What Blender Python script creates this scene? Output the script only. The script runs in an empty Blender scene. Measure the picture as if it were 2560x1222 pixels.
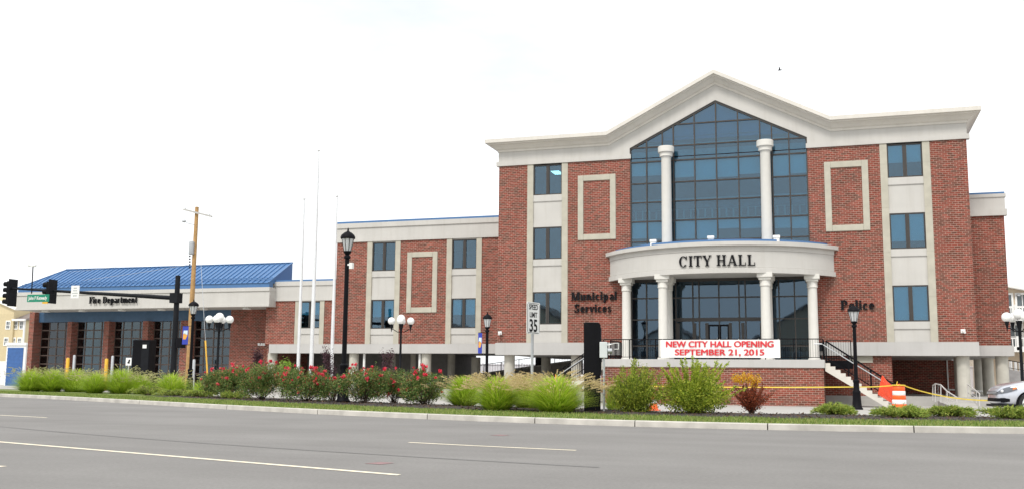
import bpy, math, random
import numpy as np
from mathutils import Vector, Matrix
sc = bpy.context.scene
COL = sc.collection
R = math.radians
# ------------------------------------------------------------------ camera, sky, sun, exposure
CAM = np.array([6.88410916, -61.5451789, 1.05])
RX = np.array([0.95053173, 0.31049484, 0.00907701])
UP = np.array([0.03215079, -0.12740519, 0.99132953])
FW = np.array([-0.30895917, 0.94199834, 0.13108533])
FPX = 2489.706
cd = bpy.data.cameras.new('camera'); cam = bpy.data.objects.new('camera', cd); COL.objects.link(cam)
cd.sensor_width = 36; cd.lens = FPX / 2560 * 36; cd.clip_end = 4000; cd.clip_start = .1
m = Matrix.Identity(4)
for i in range(3):
    m[i][0] = RX[i]; m[i][1] = UP[i]; m[i][2] = -FW[i]; m[i][3] = CAM[i]
cam.matrix_world = m
sc.camera = cam
SUN_EL, SUN_AZ = R(52), R(188)          # azimuth measured from +Y clockwise: behind the camera
w = bpy.data.worlds.new('World'); sc.world = w; w.use_nodes = True
nt = w.node_tree; nt.nodes.clear()
out = nt.nodes.new('ShaderNodeOutputWorld'); bg = nt.nodes.new('ShaderNodeBackground')
sky = nt.nodes.new('ShaderNodeTexSky'); sky.sky_type = 'NISHITA'; sky.sun_disc = False
sky.sun_elevation = SUN_EL; sky.sun_rotation = SUN_AZ; sky.dust_density = 3
tc = nt.nodes.new('ShaderNodeTexCoord'); mp = nt.nodes.new('ShaderNodeMapping'); mp.inputs['Scale'].default_value = (1.2, 1.2, 3.5); mp.inputs['Location'].default_value = (.55, .2, 0)
nz = nt.nodes.new('ShaderNodeTexNoise'); nz.inputs['Scale'].default_value = 2.2; nz.inputs['Detail'].default_value = 6
cr = nt.nodes.new('ShaderNodeValToRGB'); cr.color_ramp.elements[0].position = .30; cr.color_ramp.elements[1].position = .52
cr.color_ramp.elements[0].color = (.66, .66, .66, 1)
mx = nt.nodes.new('ShaderNodeMixRGB'); mx.inputs['Color2'].default_value = (9.0, 9.2, 9.35, 1)
L = nt.links.new
L(tc.outputs['Generated'], mp.inputs['Vector']); L(mp.outputs[0], nz.inputs['Vector']); L(nz.outputs['Fac'], cr.inputs[0])
L(cr.outputs[0], mx.inputs['Fac']); L(sky.outputs[0], mx.inputs['Color1']); L(mx.outputs[0], bg.inputs['Color'])
bg.inputs['Strength'].default_value = 0.1
L(bg.outputs[0], out.inputs[0])
sl = bpy.data.lights.new('sun', 'SUN'); sl.energy = 1.7; sl.angle = R(14); sl.color = (1, .96, .9)
sun = bpy.data.objects.new('sun', sl); COL.objects.link(sun)
sdir = Vector((math.sin(SUN_AZ) * math.cos(SUN_EL), math.cos(SUN_AZ) * math.cos(SUN_EL), math.sin(SUN_EL)))
sun.rotation_euler = sdir.to_track_quat('Z', 'Y').to_euler()
vs = sc.view_settings; vs.view_transform = 'Standard'; vs.look = 'None'; vs.exposure = 0.53; vs.gamma = 1

# ------------------------------------------------------------------ terrain and sight lines
KP = ((-27.14, -27.57), (-17.84, -31.74), (-11.16, -35.31), (-6.79, -37.17), (-2.88, -38.76), (.05, -39.48), (2.56, -39.92), (5.45, -39.97), (8.27, -39.55), (10.37, -38.95))
KC = np.polyfit([p[0] for p in KP], [p[1] for p in KP], 4); KD = np.polyder(KC)
def K(x):                                # the kerb line in plan
    a, b = KP[0][0], KP[-1][0]; xc = min(max(x, a), b); y = np.polyval(KC, xc)
    if x < a: y += (max(x, -75) - a) * np.polyval(KD, a)
    if x > b: y += (min(x, 16) - b) * .3
    return float(y)
def g(x, y):                             # ground height behind the kerb
    s = y - K(x)
    if s < 0: return 0.
    return .13 - .008 * s if s < 8 else max(.066 - .02 * (s - 8), -.4)
def ray(px, py): return FW + RX * (px - 1280) / FPX - UP * (py - 611) / FPX
def at(px, py, Y):
    v = ray(px, py); return CAM + v * ((Y - CAM[1]) / v[1])
def att(px, py, t): return CAM + ray(px, py) * t
def gp(px, py):
    z = 0
    for _ in range(60):
        v = ray(px, py); p = CAM + v * ((z - CAM[2]) / v[2]); z = .7 * z + .3 * g(p[0], p[1])
    return p
def gt(px, t):                           # ground point seen in column px at depth t
    py = 950
    for _ in range(6):
        p = att(px, py, t); py += (p[2] - g(p[0], p[1])) * FPX / t
    return att(px, py, t)

# ------------------------------------------------------------------ objects
def tag(o, label=None, cat=None, group=None, kind=None):
    if label: o['label'] = label
    if cat: o['category'] = cat
    if group: o['group'] = group
    if kind: o['kind'] = kind
    return o
def empty(name, loc=(0, 0, 0), rz=0, label=None, cat=None, group=None):
    o = bpy.data.objects.new(name, None); COL.objects.link(o); o.empty_display_size = .3
    o.location = loc; o.rotation_euler = (0, 0, rz)
    return tag(o, label, cat, group)
def copy_tree(o, parent=None):
    c = o.copy(); COL.objects.link(c); c.parent = parent
    for ch in list(o.children): copy_tree(ch, c)
    return c
def world_loc(o):
    v = Vector(o.location)
    return v + world_loc(o.parent) if o.parent else v
class MB:
    def __init__(s): s.v = []; s.f = []
    def add(s, vs, fs):
        n = len(s.v); s.v += [tuple(map(float, p)) for p in vs]; s.f += [tuple(i + n for i in f) for f in fs]; return s
    def box(s, x0, y0, z0, x1, y1, z1):
        x0, x1 = sorted((x0, x1)); y0, y1 = sorted((y0, y1)); z0, z1 = sorted((z0, z1))
        return s.add([(x0, y0, z0), (x1, y0, z0), (x1, y1, z0), (x0, y1, z0), (x0, y0, z1), (x1, y0, z1), (x1, y1, z1), (x0, y1, z1)],
                     [(0, 3, 2, 1), (4, 5, 6, 7), (0, 1, 5, 4), (1, 2, 6, 5), (2, 3, 7, 6), (3, 0, 4, 7)])
    def prism(s, poly, d0, d1, axis='y'):
        # polygon in the plane across `axis`, extruded from d0 to d1
        def P(a, b, d): return {'y': (a, d, b), 'x': (d, a, b), 'z': (a, b, d)}[axis]
        n = len(poly)
        return s.add([P(a, b, d0) for a, b in poly] + [P(a, b, d1) for a, b in poly],
                     [tuple(range(n)), tuple(range(2 * n - 1, n - 1, -1))] + [(i, i + n, (i + 1) % n + n, (i + 1) % n) for i in range(n)])
    def cyl(s, p0, p1, r0, r1=None, n=10, caps=True):
        r1 = r0 if r1 is None else r1
        p0 = Vector(p0); p1 = Vector(p1); d = (p1 - p0)
        if d.length < 1e-6: return s
        d.normalize(); a = d.orthogonal().normalized(); b = d.cross(a)
        vs = []
        for p, r in ((p0, r0), (p1, r1)):
            vs += [p + (a * math.cos(2 * math.pi * i / n) + b * math.sin(2 * math.pi * i / n)) * r for i in range(n)]
        fs = [(i, (i + 1) % n, (i + 1) % n + n, i + n) for i in range(n)]
        if caps: fs += [tuple(range(n - 1, -1, -1)), tuple(range(n, 2 * n))]
        return s.add(vs, fs)
    def bar(s, p0, p1, w, h):            # square bar
        p0 = Vector(p0); p1 = Vector(p1); d = (p1 - p0).normalized(); up = Vector((0, 0, 1))
        a = d.cross(up); a = (a if a.length > 1e-3 else Vector((1, 0, 0))).normalized(); b = a.cross(d).normalized()
        vs = [p + a * (sx * w / 2) + b * (sy * h / 2) for p in (p0, p1) for sx, sy in ((-1, -1), (1, -1), (1, 1), (-1, 1))]
        return s.add(vs, [(3, 2, 1, 0), (4, 5, 6, 7), (0, 1, 5, 4), (1, 2, 6, 5), (2, 3, 7, 6), (3, 0, 4, 7)])
    def tube(s, path, r, n=8):
        for a, b in zip(path[:-1], path[1:]): s.cyl(a, b, r, r, n)
        return s
    def lathe(s, prof, c=(0, 0, 0), n=16):
        vs = []; fs = []; k = len(prof)
        for i in range(n):
            a = 2 * math.pi * i / n
            vs += [(c[0] + r * math.cos(a), c[1] + r * math.sin(a), c[2] + z) for r, z in prof]
        for i in range(n):
            j = (i + 1) % n
            fs += [(i * k + q, j * k + q, j * k + q + 1, i * k + q + 1) for q in range(k - 1)]
        fs.append(tuple(i * k for i in range(n - 1, -1, -1))); fs.append(tuple(i * k + k - 1 for i in range(n)))
        return s.add(vs, fs)
    def sphere(s, c, r, n=16):
        return s.lathe([(max(1e-3, r * math.sin(math.pi * i / n)), -r * math.cos(math.pi * i / n)) for i in range(n + 1)], c, n)
    def loft(s, rings, close=True):
        n = len(rings[0]); vs = [p for r in rings for p in r]; fs = []
        for i in range(len(rings) - 1):
            fs += [(i * n + j, i * n + (j + 1) % n, (i + 1) * n + (j + 1) % n, (i + 1) * n + j) for j in range(n if close else n - 1)]
        if close: fs += [tuple(range(n - 1, -1, -1)), tuple(range((len(rings) - 1) * n, len(rings) * n))]
        return s.add(vs, fs)
    def xf(s, M):
        s.v = [tuple(M @ Vector(p)) for p in s.v]; return s
    def pieces(s, tol=.03):
        # connected shells, joined where their boxes touch
        par = list(range(len(s.v)))
        def fd(i):
            while par[i] != i: par[i] = par[par[i]]; i = par[i]
            return i
        for f in s.f:
            a = fd(f[0])
            for i in f[1:]:
                q = fd(i)
                if q != a: par[q] = a
        grp = {}
        for i in range(len(s.v)): grp.setdefault(fd(i), []).append(i)
        cl = [(ix, [min(s.v[i][k] for i in ix) - tol for k in range(3)], [max(s.v[i][k] for i in ix) + tol for k in range(3)]) for ix in grp.values()]
        done = False
        while not done:
            done = True; outl = []
            for ix, lo, hi in cl:
                for o in outl:
                    if all(lo[k] <= o[2][k] and o[1][k] <= hi[k] for k in range(3)):
                        o[0].extend(ix); o[1][:] = [min(a, b) for a, b in zip(o[1], lo)]; o[2][:] = [max(a, b) for a, b in zip(o[2], hi)]; done = False; break
                else: outl.append((list(ix), list(lo), list(hi)))
            cl = outl
        res = []
        for ix, _, _ in cl:
            st = set(ix); mp_ = {}; q = MB()
            for i in sorted(ix): mp_[i] = len(q.v); q.v.append(s.v[i])
            q.f = [tuple(mp_[i] for i in f) for f in s.f if f[0] in st]; res.append(q)
        return res
    def each(s, name, mat, parent=None, **kw):
        return [q.build(name, mat, parent, **kw) for q in s.pieces()]
    def build(s, name, mat, parent=None, smooth=False, local=False, bevel=0):
        me = bpy.data.meshes.new(name); me.from_pydata(s.v, [], s.f); me.update()
        me.materials.append(mat)
        o = bpy.data.objects.new(name, me); COL.objects.link(o)
        if parent:
            o.parent = parent
            if not local: o.location = -world_loc(parent)
        if smooth:
            me.shade_smooth()
            try: me.set_sharp_from_angle(angle=R(38))
            except Exception: pass
        if bevel:
            b = o.modifiers.new('bevel', 'BEVEL'); b.width = bevel; b.segments = 2; b.limit_method = 'ANGLE'
        return o
def wall(x0, x1, z0, z1, holes, yf, yb):
    # wall sheet in XZ with rectangular openings, real thickness and reveals; holes: (x0,x1,z0,z1)
    b = MB(); xs = sorted({x0, x1} | {h[i] for h in holes for i in (0, 1)}); zs = sorted({z0, z1} | {h[i] for h in holes for i in (2, 3)})
    xs = [x for x in xs if x0 <= x <= x1]; zs = [z for z in zs if z0 <= z <= z1]
    for xa, xb in zip(xs[:-1], xs[1:]):
        for za, zb in zip(zs[:-1], zs[1:]):
            cx, cz = (xa + xb) / 2, (za + zb) / 2
            if any(h[0] < cx < h[1] and h[2] < cz < h[3] for h in holes): continue
            b.add([(xa, yf, za), (xb, yf, za), (xb, yf, zb), (xa, yf, zb)], [(0, 1, 2, 3)])
            b.add([(xa, yb, za), (xb, yb, za), (xb, yb, zb), (xa, yb, zb)], [(3, 2, 1, 0)])
    for h in list(holes) + [(x0, x1, z0, z1)]:
        xa, xb, za, zb = h
        for q in ([(xa, za), (xa, zb)], [(xb, zb), (xb, za)], [(xa, zb), (xb, zb)], [(xb, za), (xa, za)]):
            b.add([(q[0][0], yf, q[0][1]), (q[1][0], yf, q[1][1]), (q[1][0], yb, q[1][1]), (q[0][0], yb, q[0][1])], [(0, 1, 2, 3)])
    return b

# ------------------------------------------------------------------ materials
def mat(name):
    m_ = bpy.data.materials.new(name); m_.use_nodes = True
    return m_, m_.node_tree, m_.node_tree.nodes['Principled BSDF']
def N(t, typ, **kw):
    n = t.nodes.new(typ)
    for k, v in kw.items():
        if hasattr(n, k) and k not in n.inputs: setattr(n, k, v)
        else: n.inputs[k].default_value = v
    return n
def plain(name, col, rough=.6, metal=0, var=.12, scale=3., bump=0, spec=.5, bscale=60):
    m_, t, p = mat(name)
    tcn = N(t, 'ShaderNodeTexCoord'); no = N(t, 'ShaderNodeTexNoise'); no.inputs['Scale'].default_value = scale; no.inputs['Detail'].default_value = 6
    rp = N(t, 'ShaderNodeValToRGB'); e = rp.color_ramp.elements
    e[0].position = .3; e[1].position = .7
    e[0].color = (*[c * (1 - var) for c in col], 1); e[1].color = (*[min(1, c * (1 + var)) for c in col], 1)
    t.links.new(tcn.outputs['Object'], no.inputs['Vector']); t.links.new(no.outputs['Fac'], rp.inputs[0]); t.links.new(rp.outputs[0], p.inputs['Base Color'])
    p.inputs['Roughness'].default_value = rough; p.inputs['Metallic'].default_value = metal; p.inputs['Specular IOR Level'].default_value = spec
    if bump:
        n2 = N(t, 'ShaderNodeTexNoise'); n2.inputs['Scale'].default_value = bscale; bp = N(t, 'ShaderNodeBump'); bp.inputs['Strength'].default_value = bump; bp.inputs['Distance'].default_value = .02
        t.links.new(tcn.outputs['Object'], n2.inputs['Vector']); t.links.new(n2.outputs['Fac'], bp.inputs['Height']); t.links.new(bp.outputs[0], p.inputs['Normal'])
    return m_
def brick(name, c1, c2, mortar, length=.30, course=.1155, stain=.1):
    m_, t, p = mat(name)
    ge = N(t, 'ShaderNodeNewGeometry'); sx = N(t, 'ShaderNodeSeparateXYZ'); ad = N(t, 'ShaderNodeMath'); ad.operation = 'ADD'; cb = N(t, 'ShaderNodeCombineXYZ')
    t.links.new(ge.outputs['Position'], sx.inputs[0]); t.links.new(sx.outputs['X'], ad.inputs[0]); t.links.new(sx.outputs['Y'], ad.inputs[1])
    t.links.new(ad.outputs[0], cb.inputs['X']); t.links.new(sx.outputs['Z'], cb.inputs['Y'])
    br = N(t, 'ShaderNodeTexBrick'); br.offset = .5
    for k, v in (('Color1', (*c1, 1)), ('Color2', (*c2, 1)), ('Mortar', (*mortar, 1)), ('Scale', 1.), ('Mortar Size', .011), ('Mortar Smooth', .2), ('Bias', -.25), ('Brick Width', length), ('Row Height', course)):
        br.inputs[k].default_value = v
    no = N(t, 'ShaderNodeTexNoise'); no.inputs['Scale'].default_value = .5; no.inputs['Detail'].default_value = 5
    rp = N(t, 'ShaderNodeValToRGB'); rp.color_ramp.elements[0].color = (1 - stain, 1 - stain, 1 - stain, 1); rp.color_ramp.elements[1].color = (1 + stain, 1 + stain, 1 + stain, 1)
    rp.color_ramp.elements[0].position = .3; rp.color_ramp.elements[1].position = .7
    mu = N(t, 'ShaderNodeMixRGB'); mu.blend_type = 'MULTIPLY'; mu.inputs[0].default_value = 1
    t.links.new(cb.outputs[0], br.inputs['Vector']); t.links.new(ge.outputs['Position'], no.inputs['Vector']); t.links.new(no.outputs['Fac'], rp.inputs[0])
    t.links.new(br.outputs['Color'], mu.inputs[1]); t.links.new(rp.outputs[0], mu.inputs[2]); t.links.new(mu.outputs[0], p.inputs['Base Color'])
    n2 = N(t, 'ShaderNodeTexNoise'); n2.inputs['Scale'].default_value = 3.2; n2.inputs['Detail'].default_value = 3; m3 = N(t, 'ShaderNodeMapping'); m3.inputs['Scale'].default_value = (1, 1, 2.6)
    r2 = N(t, 'ShaderNodeValToRGB'); r2.color_ramp.elements[0].color = (.74, .72, .70, 1); r2.color_ramp.elements[1].color = (1.22, 1.24, 1.26, 1); r2.color_ramp.elements[0].position = .3; r2.color_ramp.elements[1].position = .7
    mu2 = N(t, 'ShaderNodeMixRGB'); mu2.blend_type = 'MULTIPLY'; mu2.inputs[0].default_value = 1
    t.links.new(ge.outputs['Position'], m3.inputs['Vector']); t.links.new(m3.outputs[0], n2.inputs['Vector']); t.links.new(n2.outputs['Fac'], r2.inputs[0]); t.links.new(mu.outputs[0], mu2.inputs[1]); t.links.new(r2.outputs[0], mu2.inputs[2]); t.links.new(mu2.outputs[0], p.inputs['Base Color'])
    bp = N(t, 'ShaderNodeBump'); bp.invert = True; bp.inputs['Strength'].default_value = .5; bp.inputs['Distance'].default_value = .008
    t.links.new(br.outputs['Fac'], bp.inputs['Height']); t.links.new(bp.outputs[0], p.inputs['Normal'])
    p.inputs['Roughness'].default_value = .85; p.inputs['Specular IOR Level'].default_value = .25
    return m_
def glass(name, tint, refl=.05, rcol=(.8, .9, 1)):
    m_, t, p = mat(name); t.nodes.remove(p); o = t.nodes['Material Output']
    tr = N(t, 'ShaderNodeBsdfTransparent'); tr.inputs[0].default_value = (*tint, 1)
    gl = N(t, 'ShaderNodeBsdfGlossy'); gl.inputs['Color'].default_value = (*rcol, 1); gl.inputs['Roughness'].default_value = .02
    fr = N(t, 'ShaderNodeFresnel'); fr.inputs[0].default_value = 1.5
    ad = N(t, 'ShaderNodeMath'); ad.operation = 'ADD'; ad.inputs[1].default_value = refl; ad.use_clamp = True
    no = N(t, 'ShaderNodeTexNoise'); no.inputs['Scale'].default_value = .8; bp = N(t, 'ShaderNodeBump'); bp.inputs['Strength'].default_value = .04; bp.inputs['Distance'].default_value = .05
    ge = N(t, 'ShaderNodeNewGeometry'); t.links.new(ge.outputs['Position'], no.inputs['Vector']); t.links.new(no.outputs['Fac'], bp.inputs['Height']); t.links.new(bp.outputs[0], gl.inputs['Normal'])
    ms = N(t, 'ShaderNodeMixShader'); t.links.new(fr.outputs[0], ad.inputs[0]); t.links.new(ad.outputs[0], ms.inputs[0]); t.links.new(tr.outputs[0], ms.inputs[1]); t.links.new(gl.outputs[0], ms.inputs[2]); t.links.new(ms.outputs[0], o.inputs[0])
    return m_
def leafy(name, cols, rough=.55, trans=.35):
    # each leaf (mesh island) takes its own tint
    m_, t, p = mat(name); o = t.nodes['Material Output']
    ge = N(t, 'ShaderNodeNewGeometry'); rp = N(t, 'ShaderNodeValToRGB'); e = rp.color_ramp.elements
    for i, c in enumerate(cols):
        q = e[i] if i < 2 else e.new(i / (len(cols) - 1))
        q.position = i / (len(cols) - 1); q.color = (*c, 1)
    t.links.new(ge.outputs['Random Per Island'], rp.inputs[0]); t.links.new(rp.outputs[0], p.inputs['Base Color'])
    p.inputs['Roughness'].default_value = rough; p.inputs['Specular IOR Level'].default_value = .3
    tl = N(t, 'ShaderNodeBsdfTranslucent'); t.links.new(rp.outputs[0], tl.inputs[0]); ms = N(t, 'ShaderNodeMixShader'); ms.inputs[0].default_value = trans
    t.links.new(p.outputs[0], ms.inputs[1]); t.links.new(tl.outputs[0], ms.inputs[2]); t.links.new(ms.outputs[0], o.inputs[0])
    return m_
def lit(name, col, s):
    m_, t, p = mat(name); p.inputs['Base Color'].default_value = (*col, 1); p.inputs['Emission Color'].default_value = (*col, 1); p.inputs['Emission Strength'].default_value = s
    return m_
M_BRICK = brick('red_brick', (.25, .060, .040), (.082, .050, .036), (.40, .28, .225))
def stone(name, col, var=.05, streak=.035):
    m_ = plain(name, col, .82, var=var, scale=.7); t = m_.node_tree; p = t.nodes['Principled BSDF']; src = p.inputs['Base Color'].links[0].from_socket
    ge = N(t, 'ShaderNodeNewGeometry'); mp_ = N(t, 'ShaderNodeMapping'); mp_.inputs['Scale'].default_value = (3.2, 3.2, .22); no = N(t, 'ShaderNodeTexNoise'); no.inputs['Scale'].default_value = 1.4; no.inputs['Detail'].default_value = 5
    rp = N(t, 'ShaderNodeValToRGB'); rp.color_ramp.elements[0].position = .28; rp.color_ramp.elements[1].position = .5; rp.color_ramp.elements[0].color = (1 - 1.4 * streak, 1 - 1.5 * streak, 1 - 1.8 * streak, 1); rp.color_ramp.elements[1].color = (1, 1, 1, 1)
    mu = N(t, 'ShaderNodeMixRGB'); mu.blend_type = 'MULTIPLY'; mu.inputs[0].default_value = 1
    t.links.new(ge.outputs['Position'], mp_.inputs['Vector']); t.links.new(mp_.outputs[0], no.inputs['Vector']); t.links.new(no.outputs['Fac'], rp.inputs[0]); t.links.new(src, mu.inputs[1]); t.links.new(rp.outputs[0], mu.inputs[2]); t.links.new(mu.outputs[0], p.inputs['Base Color'])
    return m_
M_STONE = stone('cast_stone', (.53, .515, .485))
M_BEAM = stone('beam_concrete', (.48, .47, .455))
M_TAN = plain('tan_stone', (.46, .435, .36), .8, var=.08, scale=2.0)
M_CORNICE = stone('cornice_stucco', (.66, .63, .575))
M_PILLAR = plain('concrete_pillar', (.50, .48, .42), .85, var=.1, scale=2)
M_WCOL = plain('white_column', (.66, .645, .60), .7, var=.03)
M_BLUE = plain('blue_metal', (.065, .165, .35), .40, .0, var=.06, scale=.8)
M_NAVYPANEL = plain('blue_header_panel', (.05, .11, .20), .5, var=.08)
M_FRAME = plain('bronze_frame', (.045, .04, .036), .45, var=.1)
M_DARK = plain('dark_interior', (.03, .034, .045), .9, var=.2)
M_MID = plain('grey_interior', (.10, .11, .13), .9, var=.2)
M_BLIND = plain('roller_blind', (.84, .85, .85), .9, var=.02)
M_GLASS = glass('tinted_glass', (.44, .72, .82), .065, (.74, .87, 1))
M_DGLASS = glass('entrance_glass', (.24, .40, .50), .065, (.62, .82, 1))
M_CLEAR = glass('clear_lamp_glass', (.85, .87, .88), .03)
M_ASPH = None
M_BLACK = plain('black_paint', (.005, .005, .007), .6, var=.2, spec=.12)
M_CHAR = plain('charcoal_paint', (.010, .011, .014), .55, var=.2, spec=.15)
M_GALV = plain('galvanised_steel', (.50, .52, .54), .45, .6, var=.08)
M_ALU = plain('silver_aluminium', (.78, .79, .80), .35, .35, var=.04)
M_WHITE = plain('white_paint', (.82, .82, .80), .5, var=.03)
M_YEL = plain('yellow_paint', (.75, .42, .03), .5, var=.08)
M_ORANGE = plain('orange_plastic', (.85, .12, .015), .45, var=.06)
M_WOOD = plain('weathered_wood', (.42, .25, .10), .8, var=.2, scale=4)
M_LETTER = plain('letter_black', (.008, .008, .01), .6, spec=.15)
M_CONC = plain('sidewalk_concrete', (.40, .385, .36), .9, var=.1, scale=.9, bump=.15)
M_STEP = plain('step_concrete', (.62, .59, .53), .85, var=.06)
M_LIT = lit('ceiling_light_and_reflection', (1, .93, .8), 2.2)
M_OPAL = plain('opal_globe', (.88, .88, .86), .3, var=.01)
M_TAPE = plain('yellow_tape', (.80, .60, .07), .5)
M_RED = plain('red_ink', (.62, .03, .04), .5)
M_GREEN = plain('green_sign', (.0, .22, .13), .4)
M_BARK = plain('bark', (.08, .055, .04), .9)
M_STEM = plain('green_stem', (.10, .12, .03), .8)

# ------------------------------------------------------------------ setting: ground, road, kerb, verge, pavement
XS = [-160, -130, -105, -85, -75, -66, -58, -50, -44, -38, -33, -29] + [-27 + .75 * i for i in range(60)] + [20, 26, 34, 45, 60, 80, 110]
def strip(s0, s1, zf, ns=1, x0=-200, x1=200):
    b = MB(); xs = [x for x in XS if x0 <= x <= x1]; ss = np.linspace(s0, s1, ns + 1)
    vs = [(x, K(x) + s, zf(x, K(x) + s, s)) for x in xs for s in ss]; n = ns + 1
    return b.add(vs, [(i * n + j, (i + 1) * n + j, (i + 1) * n + j + 1, i * n + j + 1) for i in range(len(xs) - 1) for j in range(ns)])
def asphalt():
    m_, t, p = mat('asphalt')
    ge = N(t, 'ShaderNodeNewGeometry')
    def noise(sc_, det=4, rough=.6):
        n_ = N(t, 'ShaderNodeTexNoise'); n_.inputs['Scale'].default_value = sc_; n_.inputs['Detail'].default_value = det; n_.inputs['Roughness'].default_value = rough
        t.links.new(ge.outputs['Position'], n_.inputs['Vector']); return n_
    a = noise(.35, 5); b_ = noise(22, 4, .85); c_ = noise(2.5, 5)
    r1 = N(t, 'ShaderNodeValToRGB'); r1.color_ramp.elements[0].position = .3; r1.color_ramp.elements[1].position = .7
    r1.color_ramp.elements[0].color = (.195, .187, .178, 1); r1.color_ramp.elements[1].color = (.235, .226, .216, 1)
    r2 = N(t, 'ShaderNodeValToRGB'); r2.color_ramp.elements[0].color = (.62, .62, .62, 1); r2.color_ramp.elements[1].color = (1.36, 1.36, 1.36, 1)
    r3 = N(t, 'ShaderNodeValToRGB'); r3.color_ramp.elements[0].color = (.82, .82, .82, 1); r3.color_ramp.elements[1].color = (1.16, 1.16, 1.16, 1)
    mpp = N(t, 'ShaderNodeMapping'); mpp.inputs['Rotation'].default_value = (0, 0, R(14)); mpp.inputs['Scale'].default_value = (.035, .85, 1)
    t.links.new(ge.outputs['Position'], mpp.inputs['Vector']); t.links.new(mpp.outputs[0], c_.inputs['Vector']); c_.inputs['Scale'].default_value = 1.
    m1 = N(t, 'ShaderNodeMixRGB'); m1.blend_type = 'MULTIPLY'; m1.inputs[0].default_value = 1; m2 = N(t, 'ShaderNodeMixRGB'); m2.blend_type = 'MULTIPLY'; m2.inputs[0].default_value = 1
    t.links.new(a.outputs['Fac'], r1.inputs[0]); t.links.new(b_.outputs['Fac'], r2.inputs[0]); t.links.new(c_.outputs['Fac'], r3.inputs[0])
    t.links.new(r1.outputs[0], m1.inputs[1]); t.links.new(r2.outputs[0], m1.inputs[2]); t.links.new(m1.outputs[0], m2.inputs[1]); t.links.new(r3.outputs[0], m2.inputs[2]); t.links.new(m2.outputs[0], p.inputs['Base Color'])
    bp = N(t, 'ShaderNodeBump'); bp.inputs['Strength'].default_value = .35; bp.inputs['Distance'].default_value = .01; t.links.new(b_.outputs['Fac'], bp.inputs['Height']); t.links.new(bp.outputs[0], p.inputs['Normal'])
    p.inputs['Roughness'].default_value = .9; p.inputs['Specular IOR Level'].default_value = .2
    return m_
M_ASPH = asphalt()
M_SEAM = plain('asphalt_seam', (.155, .149, .143), .9, var=.12, scale=1.5)
M_SOIL = plain('base_ground', (.30, .28, .25), .95, var=.15, scale=.2)
M_TURF = plain('turf', (.16, .20, .055), .95, var=.35, scale=2.5, bump=.5, bscale=25)
M_MULCH = plain('mulch', (.032, .024, .02), .95, var=.5, scale=18, bump=.8, bscale=30)
M_LINE = plain('road_paint', (.80, .72, .55), .7, var=.1, scale=5)
M_KERB = plain('kerb_concrete', (.50, .475, .43), .85, var=.2, scale=2.2, bump=.1)
b = MB(); b.add([(-2500, -2500, -.62), (2500, -2500, -.62), (2500, 2500, -.62), (-2500, 2500, -.62)], [(0, 1, 2, 3)])
tag(b.build('ground', M_SOIL), kind='structure')
tag(strip(-42, 0, lambda x, y, s: 0., 6).build('road', M_ASPH), kind='structure')
# kerb: cast in ten-foot lengths with open joints
kb = MB()
joints = [-33.6, -30.4, -27.2, -22.9, -15.9, -10.6, -6.5, -2.72, .25, 2.62, 5.42, 8.27, 11.1, 14.2, 17.3, 20.4, 25, 30, 40, 60, 90]
allx = [-120, -100, -80, -65, -50, -42, -37] + joints
for xa, xb in zip(allx[:-1], allx[1:]):
    n = max(2, int((xb - xa) / 1.0)); gx = .012
    xs = np.linspace(xa + gx, xb - gx, n + 1)
    rings = []
    for xx in xs:
        y = K(xx); rings.append([(xx, y, -.05), (xx, y + .012, .115), (xx, y + .035, .13), (xx, y + .17, .13), (xx, y + .17, -.05)])
    kb.loft(rings)
tag(kb.build('kerb', M_KERB), kind='structure')
tag(strip(.17, 7.8, lambda x, y, s: .128 - .008 * s, 6).build('lawn', M_TURF), kind='structure')
tag(strip(3.5, 8.2, lambda x, y, s: g(x, y) + (.022 if 3.55 < s < 8.1 else -.05) + .012 * math.sin(x * 2.1 + s), 8, -21, 200).build('mulch_bed', M_MULCH), kind='structure')
tag(strip(8.1, 8.32, lambda x, y, s: g(x, y) + .045, 1).build('path_edging', M_KERB), kind='structure')
tag(strip(8.32, 90, lambda x, y, s: g(x, y) + .004, 60).build('pavement', M_CONC), kind='structure')
# painted lines and the old seam in the asphalt
def line(name, pix, wdt, mat_, lift=.004, n=24):
    P = [CAM + ray(*p) * (-CAM[2] / ray(*p)[2]) for p in pix]
    P = sorted([(p[0], p[1]) for p in P]); deg = min(2, len(P) - 1)
    c = np.polyfit([p[0] for p in P], [p[1] for p in P], deg); b = MB(); vs = []
    for xx in np.linspace(P[0][0], P[-1][0], n + 1):
        y = np.polyval(c, xx); vs += [(xx, y - wdt / 2, lift), (xx, y + wdt / 2, lift)]
    b.add(vs, [(2 * i, 2 * i + 2, 2 * i + 3, 2 * i + 1) for i in range(n)])
    return tag(b.build(name, mat_), kind='structure')
line('lane_line', [(-60, 1099), (0, 1104), (300, 1128), (530, 1148), (750, 1167), (1000, 1186)], .11, M_LINE)
line('lane_dash', [(-90, 1032), (0, 1037), (117, 1043)], .10, M_LINE)
line('lane_dash', [(1022, 1105), (1230, 1115.5), (1440, 1125)], .10, M_LINE)
line('lane_dash', [(-30, 1163.5), (10, 1165.5)], .10, M_LINE)
line('asphalt_seam', [(-60, 1060), (0, 1065), (410, 1098), (800, 1128), (1000, 1139), (1300, 1157), (1500, 1166)], .10, M_SEAM, .003, 60)
M_PINK = plain('faded_pink_mark', (.27, .165, .165), .9, var=.15, scale=6)
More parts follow.
